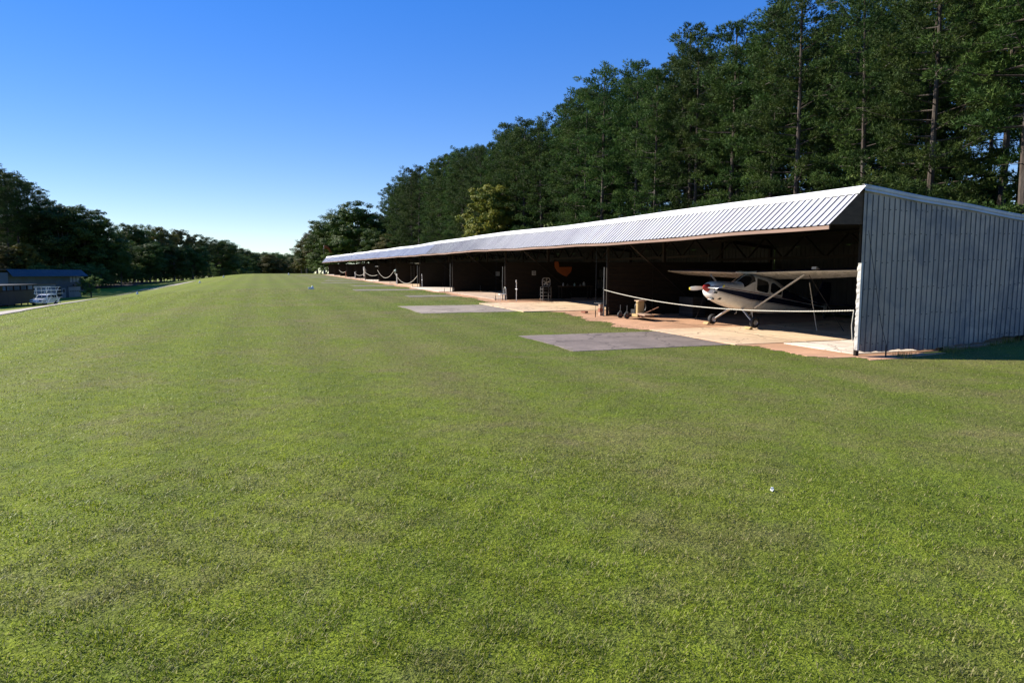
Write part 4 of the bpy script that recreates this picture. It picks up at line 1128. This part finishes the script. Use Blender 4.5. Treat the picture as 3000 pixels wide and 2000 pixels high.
# clutter in the shade behind the cart
def crate(name, lab, cat, c, d, mat, rz=0, slats=True):
    x, y = c; z = ztf(x, y)+.05; t = empty(name, (x, y, z), 0); tag(t, lab, cat)
    MB().box((x, y, z+d[2]/2), d, (0, 0, rz)).build('body', mat, t)
    if slats:
        for zz in (.2, .5, .8): MB().box((x, y, z+d[2]*zz), (d[0]+.02, d[1]+.02, .05), (0, 0, rz)).build('band', M_DSTEEL, t)
    return t
crate('tool_chest', 'dark tool chest in the shade behind the flywheel cart', 'chest', (19.2, 27.6), (.7, 1.1, .9), M_DARKSHED)
crate('storage_box', 'dim wooden box beside the tool chest under the far wing', 'box', (20.4, 28.2), (.8, .7, .6), M_PLY)
# loose bricks by the second bay
for x, y, r_, lab in ((15.25, 31.1, .3, 'red brick lying on the pale floor edge near the pipe post'),):
    tag(MB().box((x, y, ztf(x, y)+.045+.04), (.20, .30, .09), (0, 0, r_)).build('brick', M_BRICK), lab, 'brick')
bx, by = XF-.05, PY[1]+.25; bz = ztf(bx, by)
t = empty('block_stand', (bx, by, bz)); tag(t, 'little stand of bricks and a shelf board against the pipe post', 'stand')
for i in range(3): MB().box((bx, by+.03*(i % 2), bz+.09+i*.19), (.18, .18, .18)).build('block', M_BRICK if i % 2 else M_PWOOD, t)
MB().box((bx-.02, by+.12, bz+.60), (.22, .7, .03)).build('shelf_board', M_STEEL, t)

# ------------------------------------------------------------------ chair, fan, rack, bench and clutter in the second bay
x0, y0 = 15.0, 43.0; z0 = ztf(x0, y0)
ch = empty('tube_chair', (x0, y0, z0)); tag(ch, 'metal tube-frame chair with arched back at the bay edge', 'chair')
for sx, sy in ((-1, -1), (1, -1), (-1, 1), (1, 1)):
    MB().tube([(x0+sx*.22, y0+sy*.22, z0), (x0+sx*.19, y0+sy*.19, z0+.44)], .013, 8).build('leg', M_OFFWHITE, ch, smooth=True)
MB().box((x0, y0, z0+.46), (.44, .44, .05)).build('seat', M_OFFWHITE, ch)
MB().tube([(x0+.19, y0+math.cos(t)*.21, z0+.46+(.25 if 0 < i < 12 else 0)+math.sin(t)*.22) for i, t in enumerate(np.linspace(0, math.pi, 13))], .014, 8).build('back_hoop', M_OFFWHITE, ch, smooth=True)

x0, y0 = 17.6, 41.7; z0 = ztf(x0, y0)+.045
rk = empty('ladder_rack', (x0, y0, z0)); tag(rk, 'narrow ladder-like shelf rack carrying the white shop fan', 'rack')
for sx, sy in ((-1, -1), (1, -1), (-1, 1), (1, 1)): MB().box((x0+sx*.28, y0+sy*.2, z0+.47), (.04, .04, .94)).build('upright', M_STEEL, rk)
for zz in (.12, .34, .56, .78, .93): MB().box((x0, y0, z0+zz), (.6, .45, .03)).build('shelf', M_STEEL, rk)
fan = empty('shop_fan', (x0, y0, z0+.945)); tag(fan, 'white box fan with five blades standing on the shelf rack', 'fan')
fzc = z0+.945+.29
rim = [(x0+math.copysign(abs(math.cos(t))**.5, math.cos(t))*.28, y0-.05, fzc+math.copysign(abs(math.sin(t))**.5, math.sin(t))*.28) for t in np.linspace(0, 2*math.pi, 33)]
MB().tube(rim, .022, 6, False).build('frame', M_DIM, fan, smooth=True)
MB().lathe([(0, -.06), (.05, -.05), (.05, .05), (0, .06)], (x0, y0-.05, fzc), 'Y', 12).build('hub', M_DIM, fan)
for i in range(5):
    a = i*2*math.pi/5+.2; u1 = Vector((math.cos(a), 0, math.sin(a))); v1 = Vector((-math.sin(a), 0, math.cos(a))); c0 = Vector((x0, y0-.05, fzc))
    MB().add([c0+u1*.05-v1*.03+Vector((0, .02, 0)), c0+u1*.23-v1*.08+Vector((0, .03, 0)), c0+u1*.24+v1*.06-Vector((0, .03, 0)), c0+u1*.05+v1*.03-Vector((0, .02, 0))], [(0, 1, 2, 3)]).build('blade', M_DIM, fan)
def notice(name, lab, x, y, z, wd, hg, mat, disc=False):
    t = empty(name, (x, y, z)); tag(t, lab, 'sign')
    MB().box((x, y, z), (wd, .012, hg)).build('board', mat, t)
    if disc:
        MB().lathe([(.0, -.004), (wd*.3, -.004), (wd*.3, .004)], (x, y-.012, z), 'Y', 18).build('ring', M_DSTEEL, t)
        MB().lathe([(.0, -.004), (wd*.2, -.004), (wd*.2, .004)], (x, y-.018, z), 'Y', 18).build('disc', mat, t)
notice('round_mark_sign', 'small square white sign with a dark ring above the shop fan', 17.65, PY[2]-.12, ztf(17.6, 44)+1.85, .3, .3, M_DIM, True)
notice('wall_notice', 'plain white square notice fixed to the bare partition', 19.7, PY[3]-.12, ztf(19.7, 57.8)+1.55, .38, .38, M_DIM)
# orange fabric hung on the partition
m = MB(); ox, oz = 19.2, ztf(19, 44)+2.35
poly = [(0, .3), (.25, .32), (.32, -.12), (1.25, -.1), (1.2, -.45), (.85, -.85), (.55, -.7), (.2, -.45), (.0, -.1)]
m.prism(poly, 0, .05, lambda a_, b_, c_: (ox+a_*1.05, PY[2]-.13-c_+.02*math.sin(a_*7), oz+b_*.9)); tag(m.build('orange_cloth', M_ORANGE), 'orange fabric hanging on the dark partition of the second bay', 'cloth')
# bench with odds and ends
x0, y0 = 20.3, 42.9; z0 = ztf(x0, y0)+.045
bn = empty('workbench', (x0, y0, z0)); tag(bn, 'dim workbench against the partition behind the shop fan', 'bench')
MB().box((x0, y0, z0+.86), (2.4, .6, .05)).build('bench_top', M_PLY, bn)
for sx in (-1, 1):
    for sy in (-1, 1): MB().box((x0+sx*1.1, y0+sy*.24, z0+.42), (.08, .08, .84)).build('leg', M_DARKWOOD, bn)
for i, (dx, r_, h, mt, lab, nm) in enumerate([(-.95, .05, .24, M_DIM, 'slim white bottle at the fan end of the workbench', 'bottle'), (-.62, .08, .16, M_DSTEEL, 'dark squat tin on the workbench', 'tin'), (-.1, .06, .2, M_TEAL, 'greenish jar in the middle of the workbench', 'jar'), (.35, .07, .15, M_STEEL, 'grey can on the workbench', 'can'), (.62, .10, .28, M_DIM, 'large pale jug at the far end of the workbench', 'jug')]):
    MBx = MB().lathe([(0, 0), (r_, 0), (r_, h*.65), (r_*.45, h*.82), (r_*.45, h), (0, h)], (x0+dx, y0-.1, z0+.886), 'Z', 12); tag(MBx.build(nm, mt, smooth=True), lab, nm)
for i, (x, dz, w_, h_) in enumerate([(23.1, 1.65, .8, .55), (22.9, .95, .7, .6)]):
    tag(MB().box((x, PY[2]-.10, ztf(x, 44)+dz), (w_, .03, h_), (0, .15 if i == 0 else -.05, 0)).build('panel_sheet', M_STEEL), ['tilted grey sheet fixed high on the second partition', 'upright grey sheet fixed below the tilted one'][i], 'sheet')

# ------------------------------------------------------------------ things in the far bays
def covered_nose(x, y, z, lab):
    t = empty('covered_aircraft', (x, y, ztf(x, y))); tag(t, lab, 'aircraft')
    m = MB(); rows = []
    for i, a in enumerate(np.linspace(0, 1, 12)):
        r_ = .62*math.sqrt(max(0, 1-(1-a)**2.4))+.02; rr = []
        for j in range(19):
            th = 2*math.pi*j/18; k_ = 1+.07*math.sin(th*5+a*6)+.05*math.sin(th*9)
            rr.append((x-1.3+a*2.6, y+math.cos(th)*r_*k_*.95, z+math.sin(th)*r_*k_*.72+a*.28))
        rows.append(rr)
    m.grid(rows); m.build('nose_cover', M_TEAL, t, smooth=True)
    m = MB(); 
    m.tube([(x+1.2, y, z+.2), (x+4.5, y, z+.1)], [.6, .25], 14); m.build('fuselage', M_WHITE, t, smooth=True)
    MB().box((x+1.6, y, z+.95), (1.5, 9.5, .16)).build('wing', M_WHITE, t)
    for sy in (-.9, .9):
        MB().tube([(x+.6, y+sy*.4, z-.4), (x+.4, y+sy, ztf(x, y)+.25)], .04, 6).build('gear_leg', M_STEEL, t)
        MB().lathe([(.08, -.07), (.2, -.07), (.24, 0), (.2, .07), (.08, .07)], (x+.4, y+sy, ztf(x, y)+.045+.235), 'Y', 16).build('wheel', M_RUBBER, t, smooth=True)
covered_nose(17.1, 87.4, ztf(16, 87)+1.55, 'aircraft with pale wrinkled nose cover poking out of a distant bay')
def far_plane(x, y, lab, loop):
    z = ztf(x, y); t = empty('parked_aircraft', (x, y, z)); tag(t, lab, 'aircraft')
    MB().lathe([(.05, 0), (.45, .12), (.58, .6), (.6, 1.6), (.45, 3.2), (.15, 5.5)], (x, y, z+1.35), 'X', 16).build('fuselage', M_WHITE, t, smooth=True)
    MB().box((x+1.8, y, z+2.1), (1.4, 9.6, .17)).build('wing', M_WHITE, t)
    if loop: 
        MB().tube([(x-.35, y-.55+.55*math.cos(a), z+1.75+.28*math.sin(a)) for a in np.linspace(0, 6.28, 20)], .07, 6).build('intake_ring', M_WHITE, t, smooth=True)
        MB().box((x-.2, y+.05, z+1.1), (.3, .22, 1.3), (.35, 0, 0)).build('propeller_blade', M_OFFWHITE, t)
    else:
        MB().box((x-.25, y, z+1.55), (.1, .25, 2.0), (.9, 0, 0)).build('propeller_blade', M_OFFWHITE, t)
    for sy in (-.9, .9):
        MB().tube([(x+.8, y+sy*.4, z+1.0), (x+.6, y+sy, z+.25)], .04, 6).build('gear_leg', M_STEEL, t)
        MB().lathe([(.08, -.07), (.2, -.07), (.24, 0), (.2, .07), (.08, .07)], (x+.6, y+sy, z+.045+.235), 'Y', 16).build('wheel', M_RUBBER, t, smooth=True)
far_plane(16.0, 113.5, 'white aircraft nose with ring intake glimpsed in a far bay', True)
far_plane(16.4, 126.5, 'white aircraft with slanted propeller blade in a more distant bay', False)
# step ladder hung on a partition
t = empty('hanging_ladder', (18.0, PY[4]-.15, ztf(18, 71)+.5)); tag(t, 'grey ladder leaning on the partition behind the deep sagging rope', 'ladder')
lx, ly, lz = 17.6, PY[5]-.2, ztf(17.6, PY[5])+.05; t.location = (lx, ly, lz)
for sx in (-.2, .2): MB().box((lx+sx, ly, lz+1.1), (.05, .06, 2.2)).build('rail', M_STEEL, t)
for i in range(8): MB().box((lx, ly, lz+.2+i*.26), (.36, .04, .035)).build('rung', M_STEEL, t)

# ------------------------------------------------------------------ windsock, frame stand, cabinet, markers
x, y = at(955, 186); z = ztf(x, y)
t = empty('windsock', (x, y, z)); tag(t, 'faded orange windsock drooping on its pole above the far hangar end', 'windsock')
MB().tube([(x, y, z-.2), (x, y, z+7.6)], [.06, .035], 8).build('pole', M_STEEL, t, smooth=True)
c0 = Vector((x+.1, y, z+7.2)); pts = [c0, c0+Vector((.75, -.1, .02)), c0+Vector((1.25, -.15, -.35)), c0+Vector((1.7, -.2, -1.1)), c0+Vector((2.0, -.2, -1.75))]
sk = MB().tube(pts, [.42, .38, .34, .27, .2], 14, False).build('sock', M_ORANGE, t, smooth=True)
MB().tube([c0+Vector((-.02, math.cos(a)*.43, math.sin(a)*.43)) for a in np.linspace(0, 6.28, 18)], .03, 5).build('hoop', M_OFFWHITE, sk)
x, y = at(941, 178); z = ztf(x, y)
t = empty('frame_stand', (x, y, z)); tag(t, 'low dark metal frame stand on the grass near the far hangar end', 'stand')
for sx in (-.5, .5):
    MB().box((x+sx, y, z+.3), (.07, .07, .62)).build('leg', M_DSTEEL, t); MB().box((x+sx, y, z+.02), (.09, .7, .05)).build('foot', M_DSTEEL, t)
MB().box((x, y, z+.33), (1.0, .08, .08)).build('rail', M_DSTEEL, t); MB().box((x, y, z+.60), (1.1, .5, .05)).build('top', M_DSTEEL, t)
x, y = at(956, 183); z = ztf(x, y)
t = empty('utility_cabinet', (x, y, z)); tag(t, 'pale utility cabinet standing at the far corner of the hangar', 'cabinet')
MB().box((x, y, z+.5), (.6, .5, 1.05)).build('body', M_OFFWHITE, t); MB().box((x, y-.26, z+.52), (.5, .02, .9)).build('door', M_STEEL, t); MB().box((x, y, z+1.05), (.68, .58, .05)).build('lid', M_STEEL, t)
def marker(px, d, s, lab, shape=0):
    x, y = at(px, d); z = ztf(x, y)
    t = empty('runway_marker', (x, y, z)); tag(t, lab, 'marker')
    MB().box((x, y, z+.03), (.5*s, .5*s, .06)).build('base', M_OFFWHITE, t)
    MB().lathe([(.20*s, 0), (.19*s, .1*s), (.12*s, .3*s), (.05*s, .42*s), (0, .43*s)], (x, y, z+.06), 'Z', 14).build('dome', M_WHITE, t, smooth=True)
    if shape: MB().box((x-.4*s, y, z+.1), (.5*s, .25*s, .18)).build('lamp_box', M_OFFWHITE, t)
marker(920, 66, .62, 'white runway marker with side box on the grass toward the hangar aprons', 1)
marker(410, 70, .5, 'white runway marker on the grass near the fork of the drive')
marker(593, 110, .7, 'small white runway marker before the dark trees beyond the field')
marker(663, 150, .9, 'tiny white runway marker just below the crest of the field')
marker(852, 165, .9, 'tiny white runway marker at the crest near the far woods')
x, y = at(2278, 6.1); x, y = at(2279, 7.3); z = ztf(x, y)
tag(MB().box((x, y, z+.022), (.016, .035, .03), (.4, .2, .3)).prism([(-.02, 0), (.03, .01), (.01, .03)], 0, .012, lambda a_, b_, c_: (x+a_, y+b_, z+.03+c_)).build('paper_scrap', M_OFFWHITE), 'tiny scrap of white paper lying on the open grass', 'litter')

# ------------------------------------------------------------------ blue metal building across the field
bx0, by0 = at(38, 126); bx1, by1 = at(247, 150)
bd = Vector((bx1-bx0, by1-by0, 0)); BL = bd.length; ba = math.atan2(bd.y, bd.x)
bz = min(ztf(bx0, by0), ztf(bx1, by1))
bld = empty('metal_building', (bx0, by0, bz)); tag(bld, 'shaded blue metal shed with awning roof and pale garage door across the field', 'building')
ub = bd.normalized(); nb_ = Vector((ub.y, -ub.x, 0))   # nb_: outward, towards the runway
if nb_.x < 0: nb_ = -nb_
def BP(u, n, z): return tuple(Vector((bx0, by0, bz)) + ub*u + nb_*n + Vector((0, 0, z)))
def bb(u0, u1, n0, n1, z0, z1, name, mat, par=None):
    m = MB(); vs = [BP(u, n, z) for u in (u0, u1) for n in (n0, n1) for z in (z0, z1)]
    m.add(vs, [(0,1,3,2),(4,6,7,5),(0,4,5,1),(2,3,7,6),(0,2,6,4),(1,5,7,3)])
    o = m.build(name, mat, None); o.parent = par or bld; o.matrix_parent_inverse = Matrix.Translation(-Vector((par or bld).location)); return o
BH = 5.9
# sheets with standing ribs, each its own piece
u = 0
while u < BL-.1:
    u1 = min(u+1.2, BL); prof = rib_profile(u, u1, .3, .09, .03, .15)
    hi = BH-.9
    m = MB().grid([[BP(uu, h, z) for uu, h in prof] for z in (-.4, hi*.5, hi+.2)])
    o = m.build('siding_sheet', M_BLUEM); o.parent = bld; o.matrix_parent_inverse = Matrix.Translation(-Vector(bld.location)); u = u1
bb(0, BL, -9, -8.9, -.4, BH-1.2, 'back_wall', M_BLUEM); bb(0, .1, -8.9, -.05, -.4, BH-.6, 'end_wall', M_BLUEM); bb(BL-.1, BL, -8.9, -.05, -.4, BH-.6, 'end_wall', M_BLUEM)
u = -.4
while u < BL+.4:
    u1 = min(u+1.25, BL+.6); prof = rib_profile(u, u1, .42, .1, .04, .2); sh_ = .7 if u1 > BL else 0
    m = MB().grid([[BP(uu+(sh_*t if uu > BL else 0), -.05+1.1*t, BH-1.35*t+h) for uu, h in prof] for t in (0, 1)])
    o = m.build('awning_sheet', M_BLUER); o.parent = bld; o.matrix_parent_inverse = Matrix.Translation(-Vector(bld.location)); u = u1
bb(-.4, BL+.4, -9.2, -.05, BH-.10, BH-.02, 'roof', M_BLUER)
gd = bb(BL-5.0, BL-.5, .045, .10, -.3, 2.25, 'garage_door', M_BLUEW)
for i in range(4): bb(BL-4.95, BL-.55, .10, .115, -.25+i*.62, .31+i*.62, 'door_panel', M_BLUEW, gd)
for i in range(6): bb(BL-4.6+i*.66, BL-4.15+i*.66, .117, .13, 1.28, 1.46, 'door_pane', M_BLACK, gd)
bb(BL-5.2, BL-.3, .04, .09, 2.25, 2.4, 'door_header', M_BLUER)
bb(BL-3.2, BL-2.2, .05, .3, 2.55, 2.75, 'lamp_box', M_DSTEEL)
dr = bb(BL-7.4, BL-6.1, .045, .09, -.3, 2.1, 'side_door', M_BLUEW); bb(BL-7.05, BL-6.4, .09, .105, 1.2, 1.85, 'door_window', M_BLACK, dr)
bb(BL-8.9, BL-7.9, .045, .09, -.3, 2.3, 'open_doorway', M_BLACK)
bb(BL-18.5, BL-9.6, .05, .10, -.2, 2.9, 'sliding_door', M_BLUEW)
bb(BL-19, BL-9.2, .05, .35, 2.95, 3.05, 'door_rail', M_STEEL)
for i in range(3): 
    w0 = bb(BL-4.2+i*1.25, BL-3.3+i*1.25, .045, .075, 3.3, 4.4, 'upper_shutter', M_BLUEW)
# dark lean-to shed standing before it
lx0, ly0 = at(-60, 98); lx1, ly1 = at(112, 117)
ld = Vector((lx1-lx0, ly1-ly0, 0)); LL = ld.length; lu = ld.normalized(); ln = Vector((lu.y, -lu.x, 0)); ln = ln if ln.x > 0 else -ln
lz = ztf((lx0+lx1)/2, (ly0+ly1)/2)
lean = empty('lean_to_shed', (lx0, ly0, lz)); tag(lean, 'long dark flat-roofed lean-to shed in deep shade beside the white car', 'shed')
def lb(u0, u1, n0, n1, z0, z1, name, mat):
    m = MB(); vs = [tuple(Vector((lx0, ly0, lz))+lu*u+ln*n+Vector((0, 0, z))) for u in (u0, u1) for n in (n0, n1) for z in (z0, z1)]
    m.add(vs, [(0,1,3,2),(4,6,7,5),(0,4,5,1),(2,3,7,6),(0,2,6,4),(1,5,7,3)])
    o = m.build(name, mat, None); o.parent = lean; o.matrix_parent_inverse = Matrix.Translation(-Vector(lean.location)); return o
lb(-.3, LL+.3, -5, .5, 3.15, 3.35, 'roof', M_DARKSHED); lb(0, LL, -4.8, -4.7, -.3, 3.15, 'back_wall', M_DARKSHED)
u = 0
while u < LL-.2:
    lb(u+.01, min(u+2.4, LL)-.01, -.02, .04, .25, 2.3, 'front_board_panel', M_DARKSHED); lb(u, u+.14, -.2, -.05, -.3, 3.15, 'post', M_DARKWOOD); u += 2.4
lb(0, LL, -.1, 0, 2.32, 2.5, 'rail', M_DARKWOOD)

# white car parked before the building
sx_, sy_ = at(140, 110); sz = ztf(sx_, sy_)
car = empty('parked_car', (sx_, sy_, sz), 0); tag(car, 'white estate car parked in the shade before the blue building', 'car')
ca = ba
def CP(a, n, z): return (sx_+math.cos(ca)*a+math.sin(ca)*n, sy_+math.sin(ca)*a-math.cos(ca)*n, sz+z)
def cbl(m, name, mat, smooth=False, par=None):
    m.v = [CP(*v) for v in m.v]; o = m.build(name, mat, None, smooth=smooth); o.parent = par or car; o.matrix_parent_inverse = Matrix.Translation(-Vector((par or car).location)); return o
def loft_side(prof, halfw, tumble):
    rows = []
    for n in (-1, -.93, .93, 1):
        k = .04 if abs(n) == 1 else 0
        rows.append([(a*(1-k*.3), n*(halfw-tumble(z)), z - (k if z > .6 else -k*.5)) for a, z in prof])
    m = MB(); m.grid([r+[r[0]] for r in rows]); L_ = len(prof); b_ = 0
    m.f.append(tuple(range(L_))); m.v += rows[-1]; m.f.append(tuple(range(len(m.v)-1, len(m.v)-1-L_, -1))); 
    m.f[-2] = tuple(range(L_)); return m
low = [(-2.35, .35), (-2.4, .6), (-2.3, .95), (-1.2, 1.02), (2.25, 1.05), (2.35, .8), (2.3, .4), (1.9, .3), (-2.0, .3)]
cbl(loft_side(low, .92, lambda z: 0), 'body', M_WHITE)
cab = [(-1.15, 1.0), (-.5, 1.62), (.3, 1.72), (1.9, 1.68), (2.2, 1.05)]
cbl(loft_side(cab, .86, lambda z: .14*max(0, z-1)), 'roof', M_WHITE)
for s in (-1, 1):
    for a0, a1 in ((-.75, .1), (.2, 1.1), (1.2, 1.85)):
        cbl(MB().add([(a0 + (.0 if a0 > -.5 else -.12), s*.875, 1.08), (a1, s*.875, 1.08), (a1, s*.795, 1.56), (a0 + (0 if a0 > -.5 else .35), s*.795, 1.56)], [(0, 1, 2, 3)]), 'window', M_GLASS)
    for a0 in (-1.5, 1.45):
        wh = cbl(MB().lathe([(.19, -.1), (.33, -.1), (.35, 0), (.33, .1), (.19, .1)], (a0, s*.84, .35), 'Y', 20), 'wheel', M_RUBBER, True)
        cbl(MB().lathe([(0, -.09), (.19, -.08), (.19, .08), (0, .09)], (a0, s*.85, .35), 'Y', 14), 'rim', M_STEEL, True, wh)
    cbl(MB().box((-2.37, s*.66, .78), (.06, .36, .16)), 'headlight', M_GLASS); cbl(MB().box((2.32, s*.8, .9), (.06, .14, .3)), 'tail_light', M_REDP)
cbl(MB().add([(-1.13, -.74, 1.06), (-1.13, .74, 1.06), (-.56, .66, 1.58), (-.56, -.66, 1.58)], [(0, 1, 2, 3)]), 'windscreen', M_GLASS)
cbl(MB().box((-2.4, 0, .45), (.1, 1.7, .16)), 'bumper', M_DSTEEL); cbl(MB().box((2.36, 0, .5), (.1, 1.7, .16)), 'bumper', M_DSTEEL)

# white pipe rack on wheels before the car
rx, ry_ = at(150, 104); rz_ = ztf(rx, ry_)
rack = empty('pipe_rack_trailer', (rx, ry_, rz_)); tag(rack, 'white pipe-framed rack trailer with slanted struts before the white car', 'trailer')
def RP(a, n, z): return (rx+math.cos(ca)*a+math.sin(ca)*n, ry_+math.sin(ca)*a-math.cos(ca)*n, rz_+z)
def rb(pts, r_, name, mat=M_WHITE):
    o = MB().tube([RP(*p) for p in pts], r_, 6).build(name, mat, None, smooth=True); o.parent = rack; o.matrix_parent_inverse = Matrix.Translation(-Vector(rack.location))
for n in (-.7, .7):
    for z, a0, a1 in ((.45, -2.2, 2.2), (1.15, -2.4, 2.4), (1.75, -2.2, 2.6), (2.25, -2.2, 2.2), (2.75, -2.3, 2.0)): rb([(a0, n, z), (a1, n, z)], .035, 'rail')
    for a, da in ((-1.9, .6), (1.1, .8)):
        rb([(a, n, .45), (a+da, n, 1.15)], .035, 'strut'); rb([(a-.3, n, 1.75), (a+da-.3, n, 2.75)], .035, 'strut')
    for a in (-1.6, -.4, .9): rb([(a, n, 1.15), (a, n, 2.75)], .025, 'upright')
for a in (-2.0, 0, 2.0): rb([(a, -.7, .45), (a, .7, .45)], .035, 'crossbar'); rb([(a, -.7, 2.25), (a, .7, 2.25)], .035, 'crossbar')
for n in (-.85, .85):
    o = MB().lathe([(.05, -.08), (.26, -.08), (.29, 0), (.26, .08), (.05, .08)], (0, 0, 0), 'Y', 16); c_ = RP(.2, n, .29); o.v = [(c_[0]+math.cos(ca)*v[0]+math.sin(ca)*v[1], c_[1]+math.sin(ca)*v[0]-math.cos(ca)*v[1], c_[2]+v[2]) for v in o.v]
    oo = o.build('wheel', M_RUBBER, None, smooth=True); oo.parent = rack; oo.matrix_parent_inverse = Matrix.Translation(-Vector(rack.location))
rb([(2.2, 0, .45), (3.2, 0, .40)], .05, 'tow_bar', M_STEEL); rb([(3.1, 0, .42), (3.1, 0, 0)], .03, 'prop_stand', M_STEEL)
